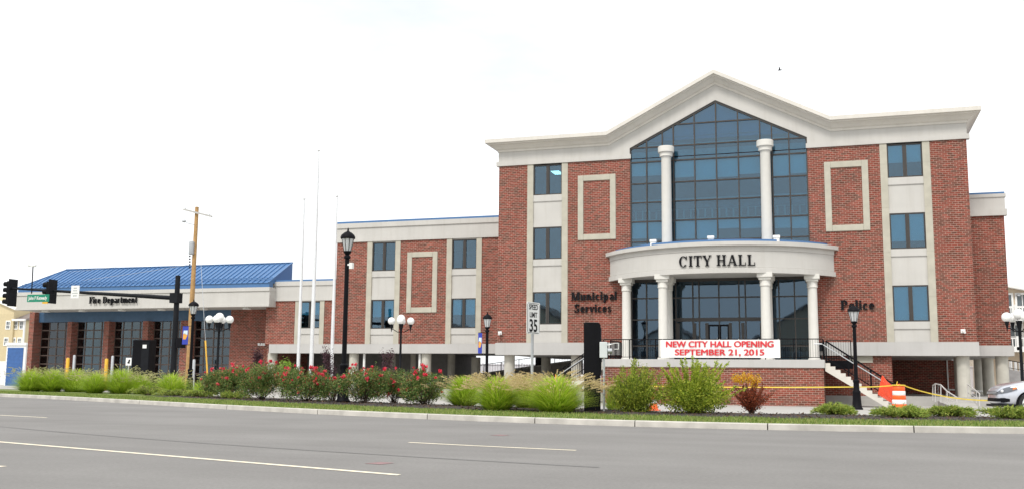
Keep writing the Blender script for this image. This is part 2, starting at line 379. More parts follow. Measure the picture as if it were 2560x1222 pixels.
for px, py, wd in ((1250, 1087, .32), (950, 1157, .3)):
    p = CAM + ray(px, py) * (-CAM[2] / ray(px, py)[2]); b = MB()
    b.add([(p[0] - wd / 2, p[1] - .12, .004), (p[0] + wd * .3, p[1] - .16, .004), (p[0] + wd / 2, p[1] + .1, .004), (p[0] - wd * .2, p[1] + .14, .004)], [(0, 1, 2, 3)])
    tag(b.build('road_paint_mark', M_PINK), kind='structure')
# ------------------------------------------------------------------ serif lettering cut from strokes
def glyph(ch, kb=1.):
    P = []; TK, TN, SH = .19 * kb, .075 * kb, .06 * kb; TL = .17 * kb
    def V(x, y0, y1, w=TK): P.append([(x - w / 2, y0), (x + w / 2, y0), (x + w / 2, y1), (x - w / 2, y1)])
    def H(x0, x1, y, h=SH): P.append([(x0, y), (x1, y), (x1, y + h), (x0, y + h)])
    def D(x0, y0, x1, y1, wd): P.append([(x0 - wd / 2, y0), (x0 + wd / 2, y0), (x1 + wd / 2, y1), (x1 - wd / 2, y1)])
    def A(cx, cy, rx, ry, a0, a1, tk=TK, tn=TN, n=14):
        for i in range(n):
            q = []
            for a, sgn in ((a0 + (a1 - a0) * i / n, 1), (a0 + (a1 - a0) * (i + 1) / n, 1)):
                a = R(a); wd = tn + (tk - tn) * abs(math.cos(a)); q.append((a, wd))
            (a, wa), (b_, wb) = q
            P.append([(cx + (rx - wa) * math.cos(a), cy + (ry - wa * .55) * math.sin(a)), (cx + rx * math.cos(a), cy + ry * math.sin(a)),
                      (cx + rx * math.cos(b_), cy + ry * math.sin(b_)), (cx + (rx - wb) * math.cos(b_), cy + (ry - wb * .55) * math.sin(b_))])
    def SF(x, y, wd=.36): H(x - wd / 2, x + wd / 2, y if y < .3 else y - SH)
    if ch == 'C': A(.42, .5, .40, .52, 42, 318); V(.74, .64, 1.0, .05); adv = .86
    elif ch == 'I': V(.2, 0, 1); SF(.2, 0); SF(.2, 1); adv = .44
    elif ch == 'T': V(.36, 0, 1); SF(.36, 0); H(.0, .72, .93, .07); V(.025, .72, 1, .05); V(.695, .72, 1, .05); adv = .76
    elif ch == 'Y': V(.4, 0, .48); D(.4, .42, .13, .96, TK); D(.42, .42, .67, .96, TN); SF(.4, 0); SF(.13, 1, .32); SF(.67, 1, .26); adv = .82
    elif ch == 'H': V(.17, 0, 1); V(.67, 0, 1); H(.17, .67, .47, .07); [SF(x, y) for x in (.17, .67) for y in (0, 1)]; adv = .9
    elif ch == 'A': D(.1, 0, .40, 1, TN); D(.72, 0, .44, 1, TK * 1.05); H(.2, .62, .3, .06); SF(.1, 0, .28); SF(.72, 0, .36); adv = .9
    elif ch == 'L': V(.17, 0, 1); SF(.17, 1); H(0, .66, 0, .065); V(.64, 0, .3, .05); adv = .74
    elif ch == 'F': V(.17, 0, 1); SF(.17, 0); H(0, .64, .935, .065); V(.62, .7, 1, .05); H(.17, .46, .49, .065); V(.46, .4, .64, .05); adv = .7
    elif ch == 'D': V(.17, 0, 1); H(0, .4, 0, .065); H(0, .4, .935, .065); A(.36, .5, .44, .5, -90, 90); adv = .88
    elif ch == 'M': V(.13, 0, 1, .08); V(.85, 0, 1); D(.47, 0, .2, 1, TK); D(.47, 0, .78, 1, .08); SF(.13, 0, .26); SF(.85, 0); SF(.12, 1, .24); SF(.87, 1, .3); adv = 1.06
    elif ch == 'S': A(.32, .75, .28, .27, 20, 270, TL); A(.32, .26, .30, .28, 90, -160, TL); V(.56, .68, 1, .05); V(.05, 0, .32, .05); adv = .7
    elif ch == 'P': V(.17, 0, 1); SF(.17, 0); H(0, .4, .935, .065); A(.36, .72, .32, .28, -90, 90); H(.17, .38, .44, .065); adv = .74
    elif ch == 'i': V(.13, 0, .66, TL); SF(.13, 0, .28); H(.0, .13, .6); A(.13, .87, .11, .11, 0, 360, .11, .11, 8); adv = .32
    elif ch == 'l': V(.13, 0, 1, TL); SF(.13, 0, .28); H(0, .13, .94); adv = .32
    elif ch == 'r': V(.13, 0, .66, TL); SF(.13, 0, .28); H(0, .13, .6); A(.34, .45, .16, .2, 40, 180, .1); adv = .5
    elif ch == 'e': A(.27, .33, .26, .35, 0, 320, TL); H(.1, .5, .34, .06); adv = .58
    elif ch == 'c': A(.27, .33, .26, .35, 40, 320, TL); adv = .56
    elif ch == 'o': A(.28, .33, .27, .35, 0, 360, TL); adv = .62
    elif ch == 'p': V(.13, -.3, .66, TL); SF(.13, -.3, .28); H(0, .13, .6); A(.32, .33, .25, .35, -150, 150, TL); adv = .64
    elif ch == 'a': V(.42, 0, .5, TL); A(.28, .46, .22, .22, 20, 160, .16); A(.26, .18, .22, .19, 60, 330, .15); adv = .58
    elif ch == 't': V(.17, .08, .86, TL); H(0, .36, .6, .06); A(.28, .12, .19, .14, 180, 320, .1); adv = .4
    elif ch in 'nmu':
        V(.13, 0, .66, TL)
        if ch == 'u': V(.47, 0, .66, TL); A(.3, .18, .25, .2, 180, 330, TL); H(0, .14, .6); H(.34, .48, .6); SF(.52, 0, .2); adv = .66
        else:
            SF(.13, 0, .28); H(0, .13, .6); A(.31, .42, .25, .26, 0, 150, TL); V(.475, 0, .45, TL); SF(.475, 0, .28); adv = .66
            if ch == 'm': A(.65, .42, .25, .26, 0, 150, TL); V(.815, 0, .45, TL); SF(.815, 0, .28); adv = 1.
    elif ch == 'v': D(.25, 0, .08, .66, TL); D(.27, 0, .44, .66, .08); SF(.1, .66, .24); SF(.44, .66, .2); adv = .56
    elif ch == 's': A(.22, .5, .18, .18, 20, 270, .12); A(.22, .18, .2, .2, 90, -160, .12); adv = .48
    else: adv = .32
    return P, adv
def serif_text(txt, h, depth=.06, track=.06, kb=1.):
    # list of (MB for the letter, x offset of its middle), total width; letters stand in XZ, front toward -Y
    res = []; x = 0
    for k, ch in enumerate(txt):
        P, adv = glyph(ch, kb); b = MB()
        for i, q in enumerate(P): b.prism([((a - adv / 2) * h, c * h) for a, c in q], -depth - .0007 * i, 0)
        res.append((b, x + adv * h / 2)); x += (adv + track) * h
    return [(b, o - x / 2) for b, o in res], x
def sans_text(name, txt, h, mat_, parent, M, offset=0., spacing=1., width=None, bold=0):
    cu = bpy.data.curves.new(name, 'FONT'); cu.body = txt; cu.size = h; cu.align_x = 'CENTER'; cu.align_y = 'CENTER'; cu.offset = offset; cu.space_character = spacing; cu.extrude = .002
    o = bpy.data.objects.new(name, cu); COL.objects.link(o)
    dg = bpy.context.evaluated_depsgraph_get(); me = bpy.data.meshes.new_from_object(o.evaluated_get(dg)); bpy.data.objects.remove(o)
    if width:
        xs = [v.co.x for v in me.vertices]; k = width / (max(xs) - min(xs))
        for v in me.vertices: v.co.x *= k
    if bold:                                # heavier strokes: the outline again, a little to each side
        V = [v.co.copy() for v in me.vertices]; F = [tuple(p.vertices) for p in me.polygons]; n = len(V); VV, FF = [], []
        for k, (dx, dy) in enumerate(((0, 0), (bold, bold * .4), (-bold, -bold * .4), (0, bold * .5))):
            VV += [(v.x + dx, v.y + dy, v.z + .0006 * k) for v in V]; FF += [tuple(i + n * k for i in f) for f in F]
        me = bpy.data.meshes.new(name); me.from_pydata(VV, [], FF); me.update()
    me.transform(M); me.materials.clear(); me.materials.append(mat_); me.name = name
    o = bpy.data.objects.new(name, me); COL.objects.link(o)
    if parent: o.parent = parent; o.location = -world_loc(parent)
    return o
RX90 = Matrix.Rotation(R(90), 4, 'X')

# ------------------------------------------------------------------ city hall
hall = empty('city_hall', (0, 0, -.4), 0, 'three storey red brick city hall with gabled glass front, curved portico and side wing', 'building')
ZW = [(12.79, 14.80), (8.59, 10.68), (4.39, 6.48)]
def window(parent, x0, x1, z0, z1, y, blind=.0, blind2=None):
    f = MB(); t = .075
    f.box(x0, y, z0, x0 + t, y + .12, z1); f.box(x1 - t, y, z0, x1, y + .12, z1)
    f.box(x0 + t, y, z0, x1 - t, y + .12, z0 + t); f.box(x0 + t, y, z1 - t, x1 - t, y + .12, z1)
    c = (x0 + x1) / 2; f.box(c - .11, y + .005, z0 + t, c + .11, y + .12, z1 - t)
    f.box(c - .02, y - .02, z0 + t, c + .02, y + .005, z1 - t)
    o = f.build('window', M_FRAME, parent)
    p = MB(); p.box(x0 + t, y + .06, z0 + t, c - .11, y + .07, z1 - t); p.box(c + .11, y + .06, z0 + t, x1 - t, y + .07, z1 - t)
    p.each('pane', M_GLASS, o)
    for (a, b_), fr in (((x0 + t, c - .10), blind), ((c + .10, x1 - t), blind if blind2 is None else blind2)):
        if fr > 0:
            q = MB(); q.box(a, y + .16, z1 - t - (z1 - z0 - 2 * t) * fr, b_, y + .17, z1); q.build('blind', M_BLIND, o)
def bay(parent, x0, x1, zb, zt, yf, wins, blinds, side=.40):
    for a, b_ in ((x0 - side, x0), (x1, x1 + side)):
        m_ = MB(); z = zb
        for zz in list(np.arange(zb + 2.6, zt - .5, 2.6)) + [zt]:
            m_.box(a, yf - .05, z + .006, b_, yf + .28, zz - .006); z = zz
        m_.box(a + .012, yf - .035, zb, b_ - .012, yf + .27, zt)
        m_.build('pilaster', M_TAN, parent)
    edges = sorted(wins); lo = zb
    for (z0, z1), bl in zip(edges, blinds):
        if z0 - lo > .2:
            s = MB(); s.box(x0, yf + .06, lo, x1, yf + .2, z0 - .42); s.box(x0, yf - .0, z0 - .42, x1, yf + .2, z0)
            s.box(x0, yf + .03, z0 - .46, x1, yf + .2, z0 - .425)
            if lo > zb + .1: s.box(x0, yf + .02, lo, x1, yf + .2, lo + .28)
            s.build('spandrel_panel', M_STONE, parent)
        window(parent, x0, x1, z0, z1, yf + .04, *bl); lo = z1
    if zt - lo > .05: s = MB(); s.box(x0, yf + .03, lo, x1, yf + .2, zt); s.build('spandrel_panel', M_STONE, parent)
def wall_frame(parent, x0, x1, z0, z1, yf, t=.37):
    f = MB()
    f.box(x0, yf - .07, z0, x0 + t, yf + .02, z1); f.box(x1 - t, yf - .07, z0, x1, yf + .02, z1)
    f.box(x0 + t, yf - .07, z0, x1 - t, yf + .02, z0 + t); f.box(x0 + t, yf - .07, z1 - t, x1 - t, yf + .02, z1)
    a, b_, c, d = x0 + t - .07, x1 - t + .07, z0 + t - .07, z1 - t + .07
    f.build('wall_frame', M_TAN, parent, bevel=.025)
W, ZB, ZT = 14.25, 3.21, 14.85
wall(-W, W, ZB, ZT, [(-12.26, -9.52, ZB, ZT), (9.52, 12.26, ZB, ZT), (-5.43, 5.43, ZB, ZT)], 0, .35).build('brick_wall', M_BRICK, hall)
b = MB(); b.box(-W, .35, ZB, -W + .3, 16, ZT + 1); b.box(W - .3, .35, ZB, W, 16, ZT + 1); b.box(-W + .3, 15.7, ZB, W - .3, 16, ZT + 1)
b.each('brick_wall', M_BRICK, hall)
bay(hall, -11.86, -9.92, ZB, ZT, 0, ZW, [(0,), (0,), (0,)])
bay(hall, 9.92, 11.86, ZB, ZT, 0, ZW, [(1.,), (.8,), (.55,)])
for s in (-1, 1): wall_frame(hall, *sorted((s * 6.36, s * 8.85)), 9.73, 13.93, 0)
# frieze with the gable
SL = .508
fz = MB(); XO = W + .03
for s in (-1, 1):
    def P2(*pts): return [(s * x, z) for x, z in pts]
    fz.prism(P2((XO, ZT), (XO, 15.92), (6.8, 15.92), (5.43, 15.92 + SL * 1.37), (5.43, ZT)), -.05, .34)
    fz.prism(P2((5.43, 15.54), (5.43, 15.92 + SL * 1.37), (0, 15.92 + SL * 6.8), (0, 18.27)), -.05, .34)
    fz.box(s * 5.36, -.11, ZT + .005, s * (W + .17), .3, ZT + .29)
    fz.box(s * 5.43, -.085, ZT + .29, s * 5.8, .3, 15.5)
fz.each('frieze', M_STONE, hall)
# cornice swept along the frieze top
prof = [(-.1, -.10), (.06, -.10), (.06, .04), (.12, .05), (.20, .10), (.30, .19), (.42, .27), (.55, .32), (.60, .33), (.60, .40), (.74, .42), (.74, .66), (.60, .69), (-.2, .69)]
AP = 15.92 + SL * 6.8
path = [((-W - .03, 16), (-1, 0), 15.9), ((-W - .03, -.05), (-1, -1), 15.9), ((-6.8, -.05), (0, -1), 15.9), ((0, -.05), (0, -1), AP), ((6.8, -.05), (0, -1), 15.9), ((W + .03, -.05), (1, -1), 15.9), ((W + .03, 16), (1, 0), 15.9)]
cb = MB()
rings = [[(p[0] + d[0] * o, p[1] + d[1] * o, z + h) for o, h in prof] for p, d, z in path]
cb.loft(rings)
cb.build('cornice', M_CORNICE, hall)
rf = MB(); rf.box(-W + .05, .5, 16.0, W - .05, 15.9, 16.2); rf.prism([(-6.9, 16.2), (6.9, 16.2), (0, AP + .5)], .4, 9)
rf.build('roof', M_BLUE, hall)
# curtain wall
def topz(x): return 15.54 + .503 * (5.43 - abs(x))
VX = [-5.43, -4.37, -3.36, -2.66, -1.34, 0, 1.34, 2.66, 3.36, 4.37, 5.43]
HZ = [9.5, 10.78, 12.0, 13.21, 14.6, 15.54, 16.91]
cw = MB(); mw = .038
for x in VX:
    xi = min(max(x, -5.43 + mw), 5.43 - mw); cw.box(xi - mw, .02, 8.6, xi + mw, .2, topz(xi) - .02)
for z in HZ:
    half = 5.43 if z <= 15.54 else 5.43 - (z - 15.54) / .503
    cw.box(-half + .03, .028, z - mw, half - .03, .19, z + mw)
for s in (-1, 1): cw.prism([(s * 5.43, 15.54), (0, 18.27), (0, 18.13), (s * 5.43, 15.40)], .015, .21)
cwo = cw.build('curtain_wall', M_FRAME, hall)
gl = MB(); gl.prism([(-5.4, 8.6), (5.4, 8.6), (5.4, 15.5), (0, 18.2), (-5.4, 15.5)], .10, .115); gl.build('pane', M_GLASS, cwo)
cells = [(-5.4, -4.4), (-4.34, -3.4), (-2.63, -1.37), (-1.31, -.03), (.03, 1.31), (1.37, 2.63), (3.4, 4.34), (4.4, 5.4)]
for i, (a, b_) in enumerate(cells):
    q = MB(); q.box(a, .30, 13.30 + (.45 if i in (0, 1) else .12 * (i % 3)), b_, .31, 14.56)
    q.box(a, .30, (9.75, 9.7, 9.65, 9.6, 10.2, 10.15, 10.1, 10.05)[i], b_, .31, 10.74)
    q.each('blind', M_BLIND, cwo)
it = MB(); it.box(-5.4, .45, 14.66, 5.4, .6, 15.34); it.box(-5.4, .4, 12.02, 5.4, .6, 12.2); it.box(-5.2, .45, 15.6, 5.2, .6, 15.75)
for z in (10.92, 11.55): it.box(-5.4, .9, z, 5.4, .95, z + .1)  # rails and posts added to imitate a mirrored row of motel windows
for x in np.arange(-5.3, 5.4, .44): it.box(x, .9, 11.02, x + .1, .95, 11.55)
it.each('floor_edge_and_reflection', plain('pale_edge_and_reflection', (.42, .45, .46), .9), cwo)
# interior rooms behind the glass
ib = MB()
for z in (3.15, 7.35, 11.6, 15.6): ib.box(-W + .4, .7, z, W - .4, 6, z + .25)
ib.box(-W + .4, 6, 3.3, -5.95, 6.2, 15.6); ib.box(5.95, 6, 3.3, W - .4, 6.2, 15.6); ib.box(-5.6, 6, 2.75, 5.6, 6.2, 15.6); ib.prism([(-5.6, 15.6), (5.6, 15.6), (0, 18.4)], 6, 6.2); ib.box(-5.9, .5, 2.0, -5.6, 6, 15.5); ib.box(5.6, .5, 2.0, 5.9, 6, 15.5)
ib.each('interior', M_MID, hall)
lb = MB()
for x, y, z in ((-11.3, 2.2, 14.83), (-10.3, 2.6, 14.83)): lb.box(x, y, z - .04, x + .55, y + 1.1, z)
for x in (-4.6, -3.2, -1.4, .7, 2.1, 3.8): lb.box(x, 1.6 + .4 * math.sin(x), 7.28, x + .5, 1.9 + .4 * math.sin(x), 7.32)  # glowing panels added to imitate the canopy downlights mirrored in the glass
lb.each('ceiling_light_and_reflection', M_LIT, hall)
# tall upper columns on the portico roof
for s in (-1, 1):
    c = MB(); c.lathe([(.40, 0), (.40, .25), (.32, .3), (.30, 5.75), (.31, 5.78), (.40, 5.82), (.40, 6.05), (.50, 6.08), (.50, 6.42), (.47, 6.45)], (s * 3.0, -.72, 8.87), 28)
    c.build('column', M_WCOL, hall, smooth=True)
# entrance glazing
EV = [-5.43, -4.45, -3.55, -2.62, -1.58, -1.2, 0, 1.2, 1.58, 2.62, 3.55, 4.45, 5.43]; EH = [3.0, 4.62, 5.95, 7.0]
e = MB()
for x in EV:
    xi = min(max(x, -5.39), 5.39); e.box(xi - .04, .02, 2.1, xi + .04, .18, 8.6)
for z in EH: e.box(-5.4, .03, z - .04, 5.4, .17, z + .04)
e.box(-5.4, .0, 7.04, 5.4, .16, 8.6)
e.box(-2.62, .01, 4.5, 2.62, .19, 4.72)
for x in (-2.5, -1.5, -.75, .65, 1.4, 2.5): e.box(x - .09, .005, 2.1, x + .09, .2, 4.4)
eo = e.build('entrance_glazing', M_FRAME, hall)
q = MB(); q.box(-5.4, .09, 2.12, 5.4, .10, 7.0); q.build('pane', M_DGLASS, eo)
for a, b_ in ((-.66, -.02), (.0 + .02, .56)):
    d = MB(); d.box(a, .0, 2.12, a + .07, .06, 4.3); d.box(b_ - .07, .0, 2.12, b_, .06, 4.3); d.box(a + .07, .0, 4.2, b_ - .07, .06, 4.3); d.box(a + .07, .0, 2.12, b_ - .07, .06, 2.35)
    dd = d.build('door', M_BLACK, hall); h = MB(); h.box(b_ - .12, -.06, 2.9, b_ - .09, 0, 3.5); h.build('handle', M_GALV, dd)
# portico canopy
R0, YC = 8.0, 4.3
def arc(Rr, n, y_end=.12):
    pm = math.acos((YC - y_end) / Rr); return [(Rr * math.sin(-pm + 2 * pm * i / n), YC - Rr * math.cos(-pm + 2 * pm * i / n)) for i in range(n + 1)]
NA = 64
cp = [(-.9, 7.13), (-.12, 7.13), (-.10, 7.06), (.08, 7.06), (.08, 7.33), (.0, 7.345), (.0, 7.36), (-.012, 7.37), (0, 7.38), (0, 8.31), (-.012, 8.32), (.03, 8.335), (.03, 8.59), (.24, 8.62), (.24, 8.845), (-.5, 8.86)]
arcs = [arc(R0 + o, NA) for o, z in cp]
c = MB(); c.loft([[(arcs[k][i][0], arcs[k][i][1], cp[k][1]) for k in range(len(cp))] for i in range(NA + 1)], close=True)
sa = arc(R0 - .85, NA); c.add([(x, y, 7.135) for x, y in sa], [tuple(range(NA, -1, -1))])
can = c.build('portico_canopy', M_STONE, hall, smooth=True)
ra = arc(R0 - .28, NA); rb = MB()
rb.add([(x, y, 8.85) for x, y in ra] + [(x, y, 9.03) for x, y in ra] + [(x * .8, min(y + .8, .0), 9.13) for x, y in ra] , [(i, i + 1, i + NA + 2, i + NA + 1) for i in range(NA)] + [(i + NA + 1, i + NA + 2, i + 2 * NA + 3, i + 2 * NA + 2) for i in range(NA)] + [tuple(range(2 * NA + 2, 3 * NA + 3))])
rb.build('canopy_roof', M_BLUE, can)
let, wd = serif_text('CITY HALL', .62); sc_ = 4.4 / wd
lb = MB()
for bb, o in let:
    ph = math.asin((o * sc_ + .34) / (R0 + .02)) ; M = Matrix.Translation(((R0 + .02) * math.sin(ph), YC - (R0 + .02) * math.cos(ph), 7.47)) @ Matrix.Rotation(ph, 4, 'Z') @ Matrix.Scale(sc_, 4, (1, 0, 0))
    lb.v, lb.f = lb.v + [tuple(M @ Vector(p)) for p in bb.v], lb.f + [tuple(i + len(lb.v) for i in f) for f in bb.f]
lb.each('letter', M_LETTER, can)
for px, py in ((1633, 601), (1777, 590), (1941, 590)):
    p = at(px, py, -2.4 if px != 1777 else -3.1); fl = MB(); fl.box(p[0] - .17, p[1] - .1, 8.86, p[0] + .17, p[1] + .12, 9.26); fl.box(p[0] - .2, p[1] - .14, 9.12, p[0] + .2, p[1] + .14, 9.28)
    fl.build('floodlight', M_WHITE, hall, bevel=.02)
def portico_column(x, y):
    c = MB(); c.lathe([(.36, 0), (.36, .10), (.32, .14), (.29, .2), (.265, 4.22), (.31, 4.25), (.31, 4.29), (.30, 4.31), (.30, 4.74)], (x, y, 2.1), 28)
    c.box(x - .43, y - .43, 6.84, x + .43, y + .43, 7.12); c.box(x - .345, y - .345, 6.70, x + .345, y + .345, 6.84)
    c.build('column', M_WCOL, hall, smooth=True)
for s in (-1, 1):
    portico_column(s * 5.5, -1.0); portico_column(s * 2.95, -2.75); portico_column(s * 2.95, -.9)
# porch: brick base, slab, railings, stairs both sides
pb = MB(); pb.box(-6.05, -5, -.45, 6.05, -.02, 1.66); pb.build('porch_base', M_BRICK, hall)
ps = MB(); ps.box(-6.12, -5.08, 1.66, 6.12, -.03, 2.1); ps.build('porch_slab', M_BEAM, hall, bevel=.02)
rl = MB()
def rail_run(b, p0, p1, h=1.12, sp=.13, posts=True, bal=True):
    p0 = Vector(p0); p1 = Vector(p1); L_ = (p1 - p0).length; up = Vector((0, 0, 1))
    b.bar(p0 + up * h, p1 + up * h, .05, .05); b.bar(p0 + up * .12, p1 + up * .12, .035, .035)
    n = max(1, int(L_ / sp))
    if bal:
        for i in range(1, n): q = p0 + (p1 - p0) * i / n; b.bar(q + up * .12, q + up * h, .014, .014)
    if posts:
        m_ = max(1, round(L_ / 1.6))
        for i in range(m_ + 1): q = p0 + (p1 - p0) * i / m_; b.bar(q, q + up * h, .05, .05)
rail_run(rl, (-6.05, -4.95, 2.1), (6.05, -4.95, 2.1))
for s in (-1, 1): rail_run(rl, (s * 6.05, -3.1, 2.1), (s * 6.05, -.2, 2.1))
rl.each('railing', M_BLACK, hall)
NS = 14; RI = 2.5 / NS; RU = 3.65 / NS
for s in (-1, 1):
    st = MB(); pf = []
    for i in range(NS): pf += [(6.13 + RU * i, 2.1 - RI * i - (.0 if i else .0)), (6.13 + RU * i, 2.1 - RI * (i + 1))]
    pf = [(6.13, 2.1 - RI)] + [q for i in range(1, NS) for q in ((6.13 + RU * i, 2.1 - RI * i), (6.13 + RU * i, 2.1 - RI * (i + 1)))]
    pf += [(6.13 + RU * (NS - .3), -.4), (6.13 + RU * (NS - 2.2), -.42), (6.13, 2.1 - RI - .42)]
    st.prism([(s * x, z) for x, z in pf], -4.9, -3.2)
    so = st.build('staircase', M_STEP, hall)
    tr = MB()
    for i in range(1, NS): tr.box(s * (6.13 + RU * (i - 1) + .012), -4.88, 2.1 - RI * i - .002, s * (6.13 + RU * i - .005), -3.22, 2.1 - RI * i + .018)
    tr.each('tread', plain('brown_tread', (.16, .09, .06), .8), so)
    hr = MB()
    for y in (-4.86, -3.26):
        a, b_ = Vector((s * 6.2, y, 2.0)), Vector((s * (6.13 + RU * (NS - .6)), y, -.25)); up = Vector((0, 0, 1))
        hr.bar(a + up * 1.12, b_ + up * 1.05, .05, .05); hr.bar(a + up * .2, b_ + up * .2, .04, .04)
        for k in range(1, 26): q = a + (b_ - a) * k / 26; hr.bar(q + up * .2, q + up * 1.05, .014, .014)
        for k in (0, .33, .66, 1): q = a + (b_ - a) * k; hr.bar(q - up * .1, q + up * 1.1, .05, .05)
    hr.each('railing', M_BLACK, so)
    gr = MB(); a, b_ = Vector((s * 6.0, -4.95, 2.95)), Vector((s * (6.13 + RU * (NS - .4)), -4.95, .55))
    gr.tube([a + Vector((-s * .4, 0, 0)), a, b_, b_ + Vector((s * .3, 0, 0))], .028); gr.build('handrail', M_GALV, so)
    l2 = MB(); rail_run(l2, (s * 6.2, -2.6, 2.1), (s * 7.5, -2.6, 2.1), 1.12, .13); l2.box(s * 6.06, -2.7, 1.66, s * 7.6, -.1, 2.1)
    if s > 0: l2.each('landing_rail', M_BLACK, so)
# beams, soffit, ground storey
bm = MB(); bm.box(-W - .1, -.1, 2.44, -6.06, .4, ZB); bm.box(6.06, -.1, 2.44, W + .1, .4, ZB)
bm.each('floor_beam', M_BEAM, hall)
sf = MB(); sf.box(-W, .4, 2.46, W, 16, 2.7); sf.build('soffit', M_BEAM, hall)
gw = MB(); gw.box(5.9, .25, -.4, 9.75, .5, 2.44); gw.box(9.45, .5, -.4, 9.75, 13, 2.44); gw.box(9.75, 13, -.4, 14.4, 13.3, 2.44); gw.box(-7.4, .25, -.4, -5.9, .5, 2.44)
gw.box(-5.9, .0, -.4, 5.9, .25, 1.6)
gw.each('brick_wall', M_BRICK, hall)
pq = MB(); p = at(2152, 895, .2); pq.box(p[0] - .65, .17, p[2] - .24, p[0] + .65, .25, p[2] + .24); pq.build('plaque', M_TAN, hall)
pp = MB(); p0 = at(2367, 900, 12.9); pp.tube([(p0[0], 12.9, 2.44), (p0[0], 12.9, .45), (p0[0] + 2.2, 12.9, .35)], .05); pp.build('drain_pipe', M_WHITE, hall)
pl = MB(); pl.box(-34, .21, -.5, 16.4, 18, .13); pl.box(-34, .05, -.5, 16.4, .21, -.1); pl.build('floor_slab', M_CONC, hall)
def pillar(x, y, z1, r=.35):
    c = MB(); c.cyl((x, y, .13), (x, y, z1), r, r, 24, False); c.build('pillar', M_PILLAR, hall, smooth=True)
for x in (-13.6, -9.1): pillar(x, .62, 2.44)
pillar(13.55, .62, 2.44); p = at(2399, 900, 5.5); pillar(p[0], 5.5, 2.46); p = at(1365, 900, 9); pillar(p[0], 9, 2.46); p = at(1190, 900, 9.5); pillar(p[0], 9.5, 2.46)
for px, y in ((2449, 13.5), (2470, 9), (2506, 3.5)):
    p = at(px, 930, y); pillar(p[0], y, 2.6)
# lettering on the brick
for txt, h, px, py, wpx in (('Municipal', .52, 1485, 749, 122), ('Services', .52, 1482, 779.5, 98), ('Police', .56, 2145, 773, 80)):
    let, wd = serif_text(txt, h, .09, .03, 1.35); p = at(px, py, -.1); k = wpx / 40.5 / wd
    if px > 2000: k = wpx / 42 / wd
    lb = MB()
    for bb, o in let:
        n = len(lb.v); lb.v += [(p[0] + (x + o) * k, y - .02, p[2] + z) for x, y, z in bb.v]; lb.f += [tuple(i + n for i in f) for f in bb.f]
    lb.each('letter', M_LETTER, hall)
# wall cameras
for px, py, Y in ((1249, 831, -.15), (2408, 826, -.15)):
    p = at(px, py, Y); c = MB(); c.box(p[0] - .12, -.02, p[2] - .12, p[0] + .12, -.1, p[2] + .1); c.cyl((p[0], -.1, p[2]), (p[0] + .05, -.42, p[2] - .1), .07, .07, 10); c.build('wall_camera', M_WHITE, hall)
# rear wing on the right
YR = 2.9
b = MB(); b.box(14.3, YR, 3.1, 16.42, 15.5, 10.75); b.each('brick_wall', M_BRICK, hall)
b = MB(); b.box(14.3, YR - .08, 10.75, 16.5, 15.5, 12.0); b.box(14.3, YR - .16, 10.743, 16.58, YR + .3, 11.12); b.box(14.3, YR - .14, 11.85, 16.56, 15.5, 12.05); b.build('parapet', M_STONE, hall)
b = MB(); b.box(14.3, YR - .1, 12.05, 16.5, 15.5, 12.16); b.build('coping', M_BLUE, hall)
b = MB(); b.box(14.36, YR - .1, 2.5, 16.55, 15.5, 3.1); b.build('floor_beam', M_BEAM, hall)
# two storey wing and low link to the left
YW = 3.9; XL, XM, XR = -34.0, -28.2, -W - .05
wb = [(-25.3, -23.45), (-19.05, -17.2)]
wall(XM, XR, 3.28, 10.72, [(a - .4, c + .4, 3.28, 10.72) for a, c in wb], YW, YW + .35).build('brick_wall', M_BRICK, hall)
for (a, c), bl in zip(wb, ([(.6,), (0,)], [(.55,), (0,)])): bay(hall, a, c, 3.28, 10.72, YW, [(8.55, 10.64), (4.38, 6.48)], bl)
wall_frame(hall, -22.5, -20.15, 5.5, 9.85, YW)
b = MB(); b.box(XM - .04, YW - .06, 10.72, XR, 15, 12.1); b.box(XM - .1, YW - .14, 11.75, XR, 15.03, 12.097); b.box(XM - .08, YW - .1, 10.713, XR, YW + .3, 10.95); b.build('parapet', M_STONE, hall)
b = MB(); b.box(XM - .06, YW - .1, 12.1, XR, 15, 12.24); b.build('coping', M_BLUE, hall)
b = MB(); b.box(XM, YW + .35, 3.28, XM + .3, 15, 10.72); b.box(XM, 14.7, 3.28, XR, 15, 10.72); b.each('brick_wall', M_BRICK, hall)
lw = (-31.15, -29.45)
wall(XL, XM, 3.28, 6.5, [(lw[0] - .4, lw[1] + .3, 3.28, 6.5)], YW + .02, YW + .35).build('brick_wall', M_BRICK, hall)
bay(hall, lw[0], lw[1], 3.28, 6.5, YW + .02, [(4.45, 6.44)], [(.5,)], .36)
b = MB(); b.box(XL - .06, YW - .05, 6.5, XM - .11, 14, 7.95); b.box(XL - .12, YW - .12, 7.62, XM - .11, 14.03, 7.947); b.box(XL - .1, YW - .09, 6.493, XM - .11, YW + .3, 6.66); b.build('parapet', M_STONE, hall)
b = MB(); b.box(XL - .1, YW - .1, 7.95, XM - .11, 14, 8.06); b.build('coping', M_BLUE, hall)
b = MB(); b.box(XL, YW + .35, .1, XL + .3, 14, 6.5); b.each('brick_wall', M_BRICK, hall)
b = MB(); b.box(XL + .45, YW - .12, 2.62, XR - .05, YW + .45, 3.28); b.build('floor_beam', M_BEAM, hall)
b = MB(); b.box(XL + .3, YW + .45, 2.7, XR, 15, 2.9); b.build('soffit', M_BEAM, hall)
ib = MB(); ib.box(XM + .4, 9.5, 3.0, XR - .1, 9.7, 10.6); ib.box(XL + .4, 9.3, 3.0, XM - .1, 9.5, 6.4); ib.box(XM + .4, YW + .5, 7.1, XR - .1, 9.5, 7.4); ib.each('interior', M_MID, hall)
